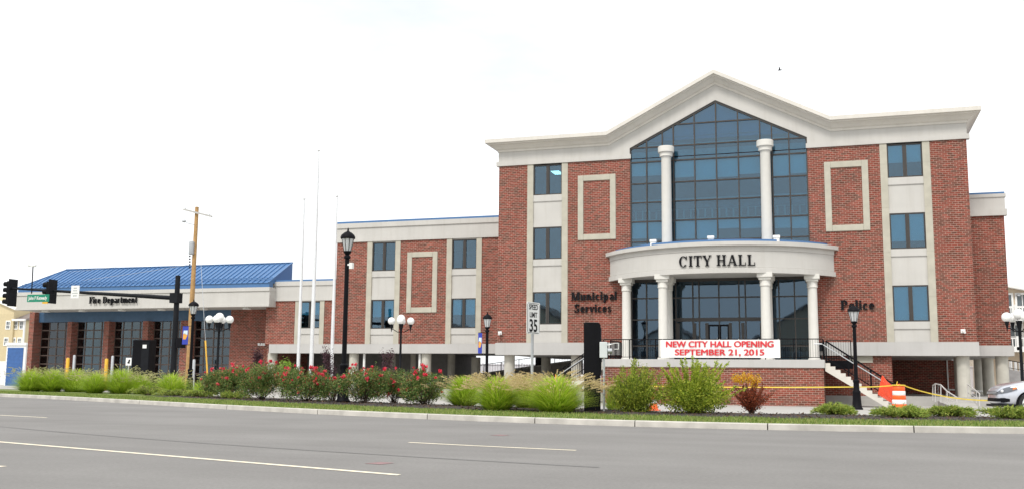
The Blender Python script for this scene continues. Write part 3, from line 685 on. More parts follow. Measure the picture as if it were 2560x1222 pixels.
for px in (681, 885, 1066):
    p = at(px, 900, YW + .45); pillar(p[0], YW + .45, 2.62)
for px, y in ((1128, 10), (985, 10), (1035, 10)):
    p = at(px, 920, y); pillar(p[0], y, 2.7, .3)
pd = MB()
for px, y in ((1092, 11), (1168, 15), (1352, 15), (940, 12)):
    p = at(px, 920, y); pd.box(p[0] - .45, y, .13, p[0] + .45, y + .9, 2.7)
pd.each('pier', M_CHAR, hall)  # unlit rear columns: their shade is put into the charcoal colour
for px in (910, 1049):
    p = at(px, 920, YW + .3); dp = MB(); dp.tube([(p[0], YW + .3, 2.6), (p[0], YW + .3, .1)], .09, 12); dp.build('drain_pipe', M_WHITE, hall)
b = MB(); b.box(XL + .3, 9.8, .13, -21.2, 10.0, 2.7); b.box(-21.4, 10, .13, -21.2, 15, 2.7); b.build('garage_wall', plain('garage_grey', (.16, .155, .15), .9), hall)

# ------------------------------------------------------------------ fire station
fs = empty('fire_station', (-45, 6, -.4), 0, 'low brick fire station with blue metal roof and five glazed garage doors', 'building')
FX0, FX1, FY = -56.75, -33.2, 3.0
b = MB(); b.box(FX0, FY, 6.05, FX1, 14, 7.2); b.box(FX0 - .05, FY - .07, 7.2, FX1 + .02, 14.02, 7.48); b.box(FX0 - .03, FY - .05, 6.043, FX1 + .01, FY + .3, 6.2); b.build('fascia', M_STONE, fs)
b = MB(); b.box(FX0 + .1, FY - .03, 7.48, FX1 - .05, FY + .5, 7.8); b.build('gutter', M_BLUE, fs)
b = MB(); ex0, ex1, ez, ey = FX0 - .1, FX1 - .05, 7.8, FY - .1; rx0, rz, ry = FX0 + 1.9, 9.62, FY + 3.2
b.add([(ex0, ey, ez), (ex1, ey, ez), (ex1, ry, rz), (rx0, ry, rz), (ex0, ry + 3.2, ez), (ex1, ry, ez)], [(0, 1, 2, 3), (0, 3, 4), (1, 5, 2), (4, 3, 2, 5)])
ro = b.build('roof', M_BLUE, fs)
sm = MB(); n = 52
for i in range(n):
    x = ex0 + .15 + (ex1 - ex0 - .2) * i / (n - 1)
    k = 1.0 if x > rx0 else max(.0, (x - ex0) / (rx0 - ex0))
    sm.bar((x, ey, ez + .03), (x, ey + (ry - ey) * k, ez + (rz - ez) * k + .03), .045, .07)
sm.bar((rx0, ry, rz + .03), (ex1, ry, rz + .03), .2, .06); sm.bar((ex0, ey, ez + .03), (rx0, ry, rz + .03), .12, .06); sm.bar((ex1, ey, ez + .03), (ex1, ry, rz + .03), .1, .08)
for q in (.10, .17): sm.bar((ex0 + .3, ey + q * (ry - ey), ez + q * (rz - ez) + .12), (ex1, ey + q * (ry - ey), ez + q * (rz - ez) + .12), .03, .05)
sm.build('seam', M_BLUE, ro)
WY = 6.0
def fx(px, y=WY): return at(px, 800, y)[0]
b = MB(); b.box(fx(92), WY + .02, 5.22, fx(577), WY + .3, 6.05); b.build('door_header', M_NAVYPANEL, fs)
piers = [(85, 97), (177, 188), (268, 281), (365, 379), (460, 482)]
doors = [(97, 177), (188, 268), (281, 365), (379, 460), (482, 576)]
b = MB()
for a, c in piers: b.box(fx(a), WY - .35 if a > 90 else WY - .5, -.4, fx(c), WY + .6, 5.22 if a > 90 else 6.05)
b.box(fx(577), WY, -.4, -33.8, WY + .3, 6.05); b.box(fx(576), WY + .3, -.4, fx(577) + .2, WY + .6, 5.22)
b.each('brick_wall', M_BRICK, fs)
for a, c in doors:
    x0, x1 = fx(a), fx(c); y = WY + .38; d = MB(); z0, z1 = -.35, 5.25
    for i in range(5): x = x0 + (x1 - x0) * i / 4; d.box(x - .05, y, z0, x + .05, y + .07, z1)
    for j in range(9): z = z0 + (z1 - z0) * j / 8; d.box(x0, y + .006, z - .05, x1, y + .064, z + .05)
    do = d.build('garage_door', plain('brown_door_frame', (.085, .06, .05), .5), fs)
    q = MB(); q.box(x0, y + .03, z0, x1, y + .036, z1); q.build('pane', glass('door_glass', (.26, .38, .40), .05), do)
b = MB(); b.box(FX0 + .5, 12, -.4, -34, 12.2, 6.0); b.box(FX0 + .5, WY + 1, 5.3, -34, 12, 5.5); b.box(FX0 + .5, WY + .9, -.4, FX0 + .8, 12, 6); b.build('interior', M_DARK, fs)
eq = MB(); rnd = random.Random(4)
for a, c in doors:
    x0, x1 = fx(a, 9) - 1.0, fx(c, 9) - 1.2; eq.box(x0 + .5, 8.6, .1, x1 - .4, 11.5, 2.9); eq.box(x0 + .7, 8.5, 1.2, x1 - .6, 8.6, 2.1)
eq.each('parked_engine', plain('engine_grey', (.16, .20, .22), .4), fs)  # one even grey blue for the engine boxes
let, wd = serif_text('Fire Department', .54, .08, .05, 1.15); p = at(284, 755.5, FY - .05); k = 4.95 / wd; k = (at(344, 750, FY)[0] - at(224, 750, FY)[0]) / wd; lb = MB()
for bb, o in let:
    n = len(lb.v); lb.v += [(p[0] + (x + o) * k, p[1] + y - .02, 6.47 + z) for x, y, z in bb.v]; lb.f += [tuple(i + n for i in f) for f in bb.f]
lb.each('letter', M_LETTER, fs)
for px in (115, 207, 305, 404, 510, 617):
    x = at(px, 773, 4.2)[0]; c = MB(); c.cyl((x, 4.2, 5.93), (x, 4.2, 6.05), .32, .32, 16); c.build('canopy_light', M_WHITE, fs)
for px in (648, 655, 661):
    p = at(px, 860, WY - .06); c = MB(); c.box(p[0] - .09, WY - .14, p[2] - .1, p[0] + .09, WY - .001, p[2] + .1); c.build('wall_box', M_WHITE, fs)
# ------------------------------------------------------------------ lamps, poles, signs
def lamp_at(px, t, H, label, group='black lantern street lamps', cap=.27):
    p = gt(px, t); z0 = p[2] - .03
    e_ = empty('street_lamp', (p[0], p[1], z0), 0, label, 'street lamp', group)
    b = MB(); b.lathe([(.26, 0), (.26, .10), (.21, .16), (.17, .75), (.18, .80), (.18, .86), (.135, .92), (.125, 1.25), (.15, 1.3), (.15, 1.36), (.09, 1.42)], n=20); b.build('base', M_BLACK, e_, True, True)
    b = MB(); b.lathe([(.088, 1.40), (.078, H - 1.15), (.12, H - 1.12), (.12, H - 1.05), (.07, H - 1.0), (.13, H - .92), (.15, H - .86)], n=16); b.build('pole', M_BLACK, e_, True, True)
    b = MB(); b.lathe([(.13, H - .86), (cap * .85, H - .40), (cap * .80, H - .40), (.12, H - .86)], n=16); b.build('lamp_glass', plain_glass, e_, True, True)
    b = MB()
    for k in range(8): a = k * math.pi / 4; b.cyl((.13 * math.cos(a), .13 * math.sin(a), H - .86), (cap * .86 * math.cos(a), cap * .86 * math.sin(a), H - .40), .011, n=5)
    b.cyl((0, 0, H - .84), (0, 0, H - .55), .035, n=8); b.build('lamp_cage', M_BLACK, e_, False, True)
    b = MB(); b.lathe([(cap * .92, H - .42), (cap, H - .40), (cap, H - .35), (cap * .85, H - .27), (cap * .5, H - .19), (.06, H - .15), (.025, H - .10), (.04, H - .07), (.012, H - .03), (.004, H)], n=20); b.build('lamp_cap', M_BLACK, e_, True, True)
    return e_
pgm, pgt, pgp = mat('frosted_lamp_glass'); pgp.inputs['Base Color'].default_value = (.75, .77, .78, 1); pgp.inputs['Roughness'].default_value = .25; pgp.inputs['Transmission Weight'].default_value = .35
plain_glass = pgm
big = lamp_at(857, 35.6, 6.33, 'tall black lantern street lamp among the red rose bushes', cap=.27)
lR = lamp_at(2143, 45.5, 4.92, 'black lantern street lamp in front of the porch staircase', cap=.28)
lC = lamp_at(1216, 55, 4.95, 'black lantern street lamp with a blue banner before the brick wing', cap=.26)
lL = lamp_at(473, 56, 5.35, 'black lantern street lamp beside the wooden pole at the fire station', cap=.29)
b = MB(); p = at(873, 632, big.location[1] - .0); b.box(-.0, -.06, 5.0 - .06, .22, .06, 5.0 + .0); b.box(.12, -.07, 4.82, .24, .07, 5.04); b.build('outlet_box', M_WHITE, big, local=True)
M_BANNER = plain('banner_blue', (.03, .05, .38), .7); M_SUNNY = plain('banner_orange', (.75, .35, .06), .7); M_PALE = plain('banner_pale', (.62, .72, .78), .7)
for lp, lab, zc, hh in ((lL, 'blue and orange banner hung on the lamp beside the wooden pole', 3.28, 1.02), (lC, 'narrow blue and orange banner hung on the lamp before the brick wing', 3.2, 1.12)):
    base = Vector(lp.location); e_ = empty('street_banner', base + Vector((-.38, -.1, zc)), R(12), lab, 'banner', 'banners hung on street lamps')
    wd = .34 if lp is lL else .22
    b = MB(); b.box(-wd / 2, -.01, -hh / 2, wd / 2, .01, hh / 2); b.build('cloth', M_BANNER, e_, local=True)
    b = MB(); b.prism([(-wd * .38, -hh * .22), (wd * .1, -hh * .22), (wd * .38, 0), (-wd * .1, hh * .12), (-wd * .38, hh * .06)], -.018, -.011); b.build('printed_sun', M_SUNNY, e_, local=True)
    b = MB(); b.prism([(-wd * .38, hh * .09), (wd * .38, .03), (wd * .38, hh * .27), (-wd * .3, hh * .27)], -.018, -.011); b.build('printed_sky', M_PALE, e_, local=True)
    b = MB(); b.cyl((-wd / 2, 0, hh / 2 + .02), (.36, .1, hh / 2 + .02), .015, n=6); b.cyl((-wd / 2, 0, -hh / 2 - .02), (.36, .1, -hh / 2 - .02), .015, n=6); b.build('bracket', M_BLACK, e_, local=True)
# globe lamps
def globe_lamp(label):
    e_ = empty('globe_lamp', (0, 0, 0), 0, label, 'globe lamp', 'white five globe lamps'); H = 4.0
    b = MB(); b.lathe([(.20, 0), (.20, .12), (.13, .2), (.11, .8), (.075, .9), (.062, H), (.09, H + .05), (.13, H + .32), (.15, H + .36), (.04, H + .38)], n=14)
    b.build('pole', M_CHAR, e_, True, True)
    for k in range(4):
        a = R(20) + k * math.pi / 2; cx, cy = .56 * math.cos(a), .56 * math.sin(a); b = MB()
        b.tube([(0, 0, H - .1), (cx * .35, cy * .35, H - .12), (cx * .8, cy * .8, H + .03), (cx, cy, H + .02)], .024, 6)
        b.lathe([(.012, -.14), (.03, -.02), (.035, .02), (.07, .16), (.10, .30), (.085, .32)], (cx, cy, H + .02), 12); b.build('arm', M_CHAR, e_, True, True)
        b = MB(); b.sphere((cx, cy, H + .52), .215, 18); b.build('globe', M_OPAL, e_, True, True)
    b = MB(); b.sphere((0, 0, H + .66), .235, 18); b.build('globe', M_OPAL, e_, True, True)
    return e_
G0 = globe_lamp('five globe lamp in front of the dark garage doors')
for i, (px, py, Y, lab) in enumerate(((1003, 800, -8, 'five globe lamp before the two storey brick wing'), (549, 796, -14, None), (2547, 790, -12, 'five globe lamp beside the pale apartment house'))):
    o = G0 if i == 1 else copy_tree(G0)
    if lab: o['label'] = lab
    p = at(px, py, Y); gz = g(p[0], p[1]); s_ = (p[2] - gz) / 4.56
    o.location = (p[0], p[1], gz); o.scale = (1, 1, 1)
    o.location = (p[0], p[1], p[2] - 4.56)
# flagpoles
for px, tx, ty, lab in ((776, 796.5, 377, 'tallest of the three white flagpoles, in the middle'), (744, 759.5, 498, 'shorter white flagpole left of the tall one'), (827, 842.5, 491, 'shorter white flagpole beside the black street lamp')):
    Y = -7.; lo = at(px, 975, Y); hi = at(tx, ty, Y); e_ = empty('flagpole', (lo[0], Y, -.4), 0, lab, 'flagpole', 'bare white flagpoles')
    x = hi[0]; r0 = .125 if ty < 400 else .10
    b = MB(); b.lathe([(r0, 0), (r0, (hi[2] + .4) * .35), (r0 * .45, hi[2] + .32)], n=16); b.build('pole', M_ALU, e_, True, True)
    b = MB(); b.lathe([(.22, 0), (.22, .05), (.16, .10), (.14, .35), (r0, .37)], n=16); b.build('collar', M_ALU, e_, True, True)
    b = MB(); b.sphere((0, 0, hi[2] + .42), .085, 12); b.build('finial', M_ALU, e_, True, True)
    b = MB(); b.cyl((r0 + .05, -.05, 1.4), (r0 * .5 + .04, -.03, hi[2] + .25), .006, n=4); b.build('halyard', M_WHITE, e_, False, True)
    e_.location.x = at((px + tx) / 2, (975 + ty) / 2, Y)[0]
# utility pole
YU = -6.
lo, hi = at(469, 958, YU), at(492.5, 518, YU)
e_ = empty('utility_pole', (lo[0], YU, -.45), 0, 'leaning wooden utility pole with a pale crossarm', 'utility pole')
b = MB(); b.cyl((lo[0], YU, -.45), hi, .19, .12, 16); b.build('pole', M_WOOD, e_, True)
a, c = at(459, 524, YU - .2), at(530, 542, YU - .2); b = MB(); b.bar(a, c, .10, .12); ar = b.build('crossarm', plain('silvered_wood', (.45, .44, .42), .8), e_)
for px, py in ((464, 524), (524, 541)):
    p = at(px, py, YU - .2); b = MB(); b.lathe([(.04, 0), (.05, .06), (.03, .12)], (p[0], p[1], p[2] + .05), 8); b.build('insulator', M_GALV, ar)
b = MB(); a = at(486, 562, YU); q = at(460, 553, YU); b.tube([a, (a[0] - .5, YU, a[2] + .12), q], .03); b.lathe([(.05, -.1), (.16, -.02), (.10, .08), (.02, .1)], q, 10); b.build('lamp_arm', M_GALV, e_)
p = at(479, 620, YU - .2); b = MB(); b.lathe([(.17, -.42), (.18, -.38), (.18, .4), (.12, .46)], p, 14); b.build('transformer', M_GALV, e_, True)
b = MB()
for k in range(5): q = at(474.5, 640 + k * 7, YU - .1); b.cyl((q[0], q[1], q[2] - .05), (q[0], q[1], q[2] + .05), .05, n=8)
b.build('insulator', M_CHAR, e_)
a, c = at(499, 600, YU), at(519, 945, YU - 2.5); b = MB(); b.cyl(a, c, .014, n=5); gw_ = b.build('guy_wire', M_GALV, e_)
f = .74; q = [a[i] + (c[i] - a[i]) * f for i in range(3)]; b = MB(); b.cyl(q, c, .05, n=8); b.build('guard', M_YEL, gw_)
a = at(476, 640, YU)
for dz, lab in ((0, 'upper thin overhead wire running left from the wooden pole'), (-.55, 'lower thin overhead wire running left from the wooden pole')):
    pts = []; e1 = at(-60, 690 + (14 if dz else 0), 20)
    for i in range(15): k = i / 14; pts.append(tuple(a[j] + (e1[j] - a[j]) * k + ((dz - 1.5 * k * (1 - k)) if j == 2 else 0) for j in range(3)))
    b = MB(); b.tube(pts, .011, 5); tag(b.build('overhead_wire', M_GALV), lab, 'wire', 'overhead wires')
# traffic signal on its mast arm
YS = -11.
lo, hi = at(431, 965, YS), at(445, 688, YS)
e_ = empty('traffic_signal', (lo[0], YS, -.4), 0, 'black traffic signal mast with a long arm of two signal heads', 'traffic signal')
b = MB(); b.cyl((lo[0], YS, -.4), hi, .19, .145, 18); b.lathe([(.32, 0), (.30, .1), (.24, .5), (.2, .6)], (lo[0], YS, -.4), 16); b.build('pole', M_CHAR, e_, True)
b = MB(); q = at(440, 744, YS); b.box(q[0] - .27, YS - .26, q[2] - .3, q[0] + .27, YS + .26, q[2] + .3); b.build('clamp', M_CHAR, e_)
tip = at(30, 720, YS - .8); b = MB(); b.cyl(q, tip, .135, .06, 14); b.build('mast_arm', M_CHAR, e_, True)
b = MB(); q = at(452, 856, YS); b.box(q[0] - .18, YS - .25, q[2] - .3, q[0] + .2, YS + .2, q[2] + .28); b.build('control_box', M_BLACK, e_)
M_LENS = plain('dark_lens', (.05, .02, .02), .2)
for px, py0, py1, n in ((24, 702, 760, 4), (123, 703, 753, 3)):
    a_, c_ = at(px, py0, YS - .7), at(px, py1, YS - .7); hh = (a_[2] - c_[2]); x, y = a_[0], YS - .7
    hd = MB(); hd.box(x - .02, y - .2, c_[2], x + .26, y + .2, a_[2]); ho = hd.build('signal_head', M_BLACK, e_, bevel=.03)
    bp_ = MB(); bp_.box(x + .29, y - .36, c_[2] - .12, x + .32, y + .36, a_[2] + .12); bp_.box(x + .25, y - .05, c_[2] + .3, x + .29, y + .05, a_[2] - .3); bp_.build('backplate', M_CHAR, ho)
    for k in range(n):
        z = c_[2] + hh * (k + .5) / n; r_ = hh / n * .43; vz = MB(); m_ = 14; rings = []
        for xx in (x - .02, x - .34):
            rings.append([(xx - (.0 if xx > x - .1 else .0), y + r_ * math.sin(R(-150 + 300 * i / m_)), z + r_ * math.cos(R(-150 + 300 * i / m_))) for i in range(m_ + 1)])
        vz.loft(rings, close=False); vz.cyl((x - .025, y, z), (x - .022, y, z), r_ * .9, n=14); vo = vz.build('visor', M_BLACK, ho)
a_, c_ = at(68, 735.5, YS - 1.15), at(121, 753, YS - 1.15); b = MB(); b.box(a_[0], YS - 1.13, c_[2], c_[0], YS - 1.09, a_[2]); gs = b.build('street_name_sign', M_GREEN, e_)
b = MB(); b.box(c_[0] - .5, YS - 1.12, c_[2] - .12, c_[0] - .1, YS - 1.08, c_[2] - .005); b.build('sign_tab', M_YEL, gs)
mid = [(a_[i] + c_[i]) / 2 for i in range(3)]
sans_text('sign_text', 'John F Kennedy', .30, M_WHITE, gs, Matrix.Translation((mid[0] - .02, YS - 1.137, mid[2])) @ RX90, .006, width=(c_[0] - a_[0]) * .86)
a_, c_ = at(178, 713, YS - .95), at(196, 744, YS - .95); b = MB(); b.box(a_[0], YS - .93, c_[2], c_[0], YS - .90, a_[2]); ws = b.build('regulation_sign', M_WHITE, e_)
b = MB()
for k, (u0, u1) in enumerate(((.3, .7), (.25, .75), (.15, .85), (.25, .75))):
    z = a_[2] + (c_[2] - a_[2]) * (.2 + .2 * k); wv = c_[0] - a_[0]; b.box(a_[0] + wv * u0, YS - .937, z - .035, a_[0] + wv * u1, YS - .931, z + .035)
b.build('sign_text', plain('faded_ink', (.45, .47, .47)), ws)
p0, p1 = at(79, 733, YS - .75), at(82.5, 666, YS - .75); b = MB(); b.cyl(p0, p1, .035, n=8); pm_ = b.build('camera_post', M_CHAR, e_)
b = MB(); b.cyl((p1[0] - .28, p1[1] - .1, p1[2] + .1), (p1[0] + .22, p1[1], p1[2] + .05), .085, .085, 10); b.box(p1[0] - .1, p1[1] - .12, p1[2] - .02, p1[0] + .08, p1[1] + .05, p1[2] + .05); b.build('camera', M_WHITE, pm_)
# speed limit sign
t_ = 31.; p = gt(1329, t_); top = att(1331, 752, t_)
e_ = empty('speed_limit_sign', (p[0], p[1], p[2]), 0, 'white speed limit 35 sign on a grey post behind ornamental grass', 'road sign')
b = MB(); b.box(-.03, -.02, -.3, .03, .02, top[2] - p[2] - .2); b.box(-.045, .02, -.3, .045, .03, top[2] - p[2] - .2); b.build('post', M_GALV, e_, local=True)
SH = 1.0; sw = .78; Mz = Matrix.Translation((p[0], p[1], top[2] - SH / 2)) @ Matrix.Rotation(R(75), 4, 'Z') @ Matrix.Translation((0, -.04, 0))
b = MB(); rr = .05; pl_ = []
for cx, cz, a0 in ((sw / 2 - rr, SH / 2 - rr, 0), (-sw / 2 + rr, SH / 2 - rr, 90), (-sw / 2 + rr, -SH / 2 + rr, 180), (sw / 2 - rr, -SH / 2 + rr, 270)):
    pl_ += [(cx + rr * math.cos(R(a0 + k * 30)), cz + rr * math.sin(R(a0 + k * 30))) for k in range(4)]
b.prism(pl_, -.006, .006); b.xf(Mz); so = b.build('sign_panel', M_WHITE, e_)
b = MB(); i_ = .03; h_ = .016
for s in (-1, 1): b.box(s * (sw / 2 - i_), -.009, -SH / 2 + .07, s * (sw / 2 - i_ - h_), -.0065, SH / 2 - .07); b.box(-sw / 2 + .07, -.009, s * (SH / 2 - i_), sw / 2 - .07, -.0065, s * (SH / 2 - i_ - h_))
b.xf(Mz); b.build('sign_border', M_LETTER, so)
for txt, z, h, wd in (('SPEED', .29, .17, .52), ('LIMIT', .08, .17, .44), ('35', -.22, .40, .46)):
    sans_text('sign_text', txt, h * 1.35, M_LETTER, so, Mz @ Matrix.Translation((0, -.0085, z * SH / .86)) @ RX90, .012 if h > .2 else .004, width=wd)
# monument sign slab seen on its narrow end, and the meter on its post
t_ = 28.4; p = gt(1481, t_); top = att(1480, 803, t_); Hs = top[2] - p[2] + .05
va = math.atan2(*(ray(1492, 930)[[0, 1]]))       # bearing of the sight line
e_ = empty('monument_sign', (p[0], p[1], p[2] - .05), -va, 'tall black slab sign seen on its narrow end beside a meter box', 'sign')
hw = .235; b = MB(); rr = .06
b.box(-hw, 0, 0, hw, 2.6, Hs * .407); b.build('plinth', M_BLACK, e_, local=True, bevel=.015)
b = MB(); b.prism([(-hw - .01, Hs * .409), (hw + .01, Hs * .409), (hw + .01, Hs - .09), (hw - .03, Hs - .02), (hw - .08, Hs), (-hw + .02, Hs), (-hw - .01, Hs - .03)], -.02, 2.62); b.build('cabinet', M_BLACK, e_, local=True, bevel=.012)
b = MB(); b.box(hw + .012, .15, Hs * .45, hw + .03, 2.45, Hs - .16); b.build('display_panel', M_MID, e_, local=True)
t_ = 28.2; p = gt(1510, t_); e_ = empty('electric_meter', tuple(p), -va, 'grey electric meter box on a thin steel post by the black slab', 'meter box')
zt = att(1510, 853, t_)[2] - p[2]; zb = att(1510, 893, t_)[2] - p[2]
b = MB(); b.cyl((0, 0, -.1), (0, 0, zb), .032, n=10); b.cyl((0, 0, .5), (0, 0, .53), .05, n=10); b.cyl((0, 0, 1.0), (0, 0, 1.03), .05, n=10); b.build('post', M_GALV, e_, True, True)
b = MB(); b.box(-.12, -.08, zb, .10, .09, zt); b.build('meter_box', plain('pale_grey_steel', (.60, .63, .64), .5), e_, local=True, bevel=.012)
b = MB(); b.cyl((.10, 0, (zb + zt) / 2 - .03), (.22, .02, (zb + zt) / 2 - .03), .075, n=14); b.build('meter_dial', M_GALV, e_, True, True)
b = MB(); b.tube([(.1, .02, zt - .1), (.32, .05, zt - .03), (.42, .05, zt - .03), (.42, .05, zt - .2), (.3, .05, zt - .2)], .009, 6); b.build('wire_loop', M_WHITE, e_, local=True)
# opening banner on the porch rail
e_ = empty('opening_banner', (0.6, -5.0, 2.2), 0, 'white banner with red opening notice tied to the porch railing', 'banner')
a_, c_ = at(1651.5, 849.5, -5.06), at(1951, 893, -5.06); x0, x1, z0, z1 = a_[0], c_[0], (c_[2] + at(1651, 893, -5.06)[2]) / 2, (a_[2] + at(1951, 847, -5.06)[2]) / 2
b = MB(); nx, nz_ = 48, 6; rnd = random.Random(2)
def sag(u, v): return -5.03 - .014 * math.sin(u * 22) * (1 - abs(2 * v - 1)) - .012 * math.sin(u * 9 + v * 4)
fr_ = [(x0 + (x1 - x0) * i / nx, sag(i / nx, j / nz_), z0 + (z1 - z0) * j / nz_) for i in range(nx + 1) for j in range(nz_ + 1)]; k = nz_ + 1
fc_ = [(i * k + j, (i + 1) * k + j, (i + 1) * k + j + 1, i * k + j + 1) for i in range(nx) for j in range(nz_)]
b.add(fr_, fc_); b.add([(x, y + .006, z) for x, y, z in fr_], [tuple(reversed(f)) for f in fc_]); bo = b.build('cloth', M_WHITE, e_, True)
xm = (x0 + x1) / 2; hh = z1 - z0
for txt, z, wp in (('NEW CITY HALL OPENING', z0 + hh * .735, 268), ('SEPTEMBER 21, 2015', z0 + hh * .28, 222)):
    sans_text('banner_text', txt, hh * .47, M_RED, bo, Matrix.Translation((xm - .02, -5.064, z)) @ RX90, 0, width=wp / 298.5 * (x1 - x0), bold=.021)
b = MB()
for x in np.linspace(x0 + .1, x1 - .1, 7): b.cyl((x, -5.05, z1 - .04), (x, -4.95, z1 + .06), .01, n=5)
b.build('cable_tie', M_WHITE, e_)
# black cabinet, notice sign and bollards before the fire station
t_ = 62.; p = gt(353, t_); a_, c_ = att(328, 848, t_), att(377, 848, t_); wd = (c_[0] - a_[0]); zt = a_[2]
e_ = empty('black_cabinet', tuple(p), R(10), 'tall black metal cabinet with a white sticker before the garage doors', 'cabinet')
b = MB(); b.box(-wd / 2, -.3, -.1, wd / 2, .5, zt - p[2]); b.build('body', M_BLACK, e_, local=True, bevel=.03)
b = MB(); b.box(.02, -.32, .1, wd / 2 - .06, -.3, zt - p[2] - .15); b.build('door', M_CHAR, e_, local=True, bevel=.01)
b = MB(); b.box(.10, -.335, zt - p[2] - .52, .36, -.322, zt - p[2] - .30); b.build('sticker', M_WHITE, e_, local=True)
p = gt(318, 60.); zt = att(318, 893, 60.)[2]; e_ = empty('notice_sign', tuple(p), 0, 'small square white notice sign on a post before the fire station', 'sign')
b = MB(); b.box(-.03, -.02, -.2, .03, .02, zt - p[2] - .05); b.build('post', M_GALV, e_, local=True)
b = MB(); b.box(-.2, -.04, zt - p[2] - .46, .2, -.021, zt - p[2]); sp_ = b.build('sign_panel', M_WHITE, e_, local=True)
b = MB(); b.prism([(-.10, zt - p[2] - .32), (.08, zt - p[2] - .36), (.12, zt - p[2] - .12), (.02, zt - p[2] - .10), (-.02, zt - p[2] - .22)], -.047, -.041); b.build('symbol', M_CHAR, sp_, local=True)
for px, py, t_, m_, r_, lab in ((165, 893, 69, M_YEL, .115, 'yellow steel bollard before the first brick pier'), (262, 895, 67, M_YEL, .115, 'yellow steel bollard before the second brick pier'),
                               (181, 886, 72, M_GALV, .10, 'grey steel bollard just right of the first yellow one'), (277, 888, 70, M_GALV, .10, 'grey steel bollard just right of the second yellow one'), (481.5, 897, 67, M_GALV, .10, 'grey steel bollard behind the wooden utility pole')):
    p = gt(px, t_); zt = att(px, py, t_)[2] - p[2]; b = MB(); b.lathe([(r_, -.1), (r_, zt - .06), (r_ * .8, zt - .015), (r_ * .3, zt)], n=16)
    o = b.build('bollard', m_, None, True); o.location = tuple(p); tag(o, lab, 'bollard', 'bollards before the fire station')

# ------------------------------------------------------------------ barrier things: barrel, nets, tape, cone
t_ = 46.5; p = gt(2249, t_); e_ = empty('traffic_barrel', tuple(p), 0, 'orange and white traffic barrel beside the staircase foot', 'traffic barrel')
hB = att(2249, 962, t_)[2] - p[2]; n_ = 6; prof_ = [.335, .32, .305, .29, .28, .265, .255]
b = MB(); b.lathe([(.40, 0), (.40, .06), (.34, .08)], n=20); b.build('base', M_CHAR, e_, True, True)
for k in range(5):
    z0_, z1_ = .08 + (hB - .14) * k / 5, .08 + (hB - .14) * (k + 1) / 5; b = MB(); b.lathe([(prof_[k] - .01, z0_), (prof_[k], z0_ + .02), (prof_[k + 1] + .01, z1_ - .02), (prof_[k + 1] - .005, z1_)], n=24)
    b.build('white_band' if k in (1, 3) else 'orange_band', M_WHITE if k in (1, 3) else M_ORANGE, e_, True, True)
b = MB(); b.lathe([(.24, hB - .06), (.24, hB - .02), (.08, hB), (.08, hB + .04), (.06, hB + .06)], n=20); b.build('handle_top', M_ORANGE, e_, True, True)
BAR = p + np.array([0, 0, hB])
M_NET = plain('orange_net', (.90, .09, .03), .5)
def net(corners, lab, nu, nv, bow):
    b = MB(); A_, B_, C_, D_ = [Vector(c) for c in corners]
    def P(u, v): q = (A_ * (1 - u) + B_ * u) * (1 - v) + (D_ * (1 - u) + C_ * u) * v; return q + Vector((0, -bow * math.sin(math.pi * u) * math.sin(math.pi * v) + .03 * math.sin(9 * u + 5 * v), -.10 * math.sin(math.pi * u) * (1 - v)))
    for i in range(nu + 1):
        for j in range(nv): b.bar(P(i / nu, j / nv), P(i / nu, (j + 1) / nv), .02, .04)
    for j in range(nv + 1):
        for i in range(nu): b.bar(P(i / nu, j / nv), P((i + 1) / nu, j / nv), .02, .04)
    c = sum((Vector(q) for q in corners), Vector()) / 4; o = b.build('safety_net', M_NET); tag(o, lab, 'safety net', 'orange plastic safety nets'); return o
T = 48.
net([att(2206, 938, T), att(2237, 966, 47), att(2234, 1008, 47), att(2196, 984, T)], 'orange plastic safety net draped at the right staircase foot', 11, 13, .15)
net([att(1388, 935, 56), att(1398, 940, 56), att(1400, 972, 56), att(1386, 968, 56)], 'small orange safety net behind the ornamental grass', 6, 12, .05)
def ribbon(name, pts, wd, m_, lab, cat, grp):
    b = MB()
    for i, (a_, c_) in enumerate(zip(pts[:-1], pts[1:])): b.bar(a_, c_, .006, wd)
    return tag(b.build(name, m_), lab, cat, grp)
def sagline(a_, c_, sg, n=18): return [tuple(a_[j] + (c_[j] - a_[j]) * i / n - (sg * 4 * (i / n) * (1 - i / n) if j == 2 else 0) for j in range(3)) for i in range(n + 1)]
ribbon('caution_tape', sagline(att(1530, 962, 49), att(2138, 966, 46), .05, 24) + sagline(att(2138, 966, 46), BAR + np.array([-.2, -.1, .0]), .03, 8)[1:], .05, M_TAPE, 'yellow caution tape stretched past the brick porch base', 'caution tape', 'yellow caution tapes')
ribbon('caution_tape', sagline(BAR + np.array([.2, -.1, .0]), att(2474, 1000, 38), .16), .05, M_TAPE, 'yellow caution tape sagging from the barrel to the silver car', 'caution tape', 'yellow caution tapes')
b = MB(); b.tube([tuple(BAR + np.array([.28 * math.cos(a), .28 * math.sin(a), .0])) for a in np.linspace(0, 6.3, 14)], .03, 6); b.bar(tuple(BAR + np.array([-.1, -.1, 0])), tuple(BAR + np.array([-.05, -.12, .18])), .03, .03)
tag(b.build('caution_tape', M_TAPE), 'yellow tape knotted round the top of the orange barrel', 'caution tape', 'yellow caution tapes')
p = gt(1634, 31.0); e_ = empty('traffic_cone', tuple(p), 0, 'orange traffic cone half hidden between two green shrubs', 'traffic cone')
b = MB(); b.box(-.19, -.19, 0, .19, .19, .035); b.lathe([(.15, .035), (.055, .46), (.04, .48)], n=18); b.build('cone', M_ORANGE, e_, True, True)
b = MB(); b.lathe([(.112, .22), (.083, .35)], n=18); b.build('reflective_band', M_WHITE, e_, True, True)

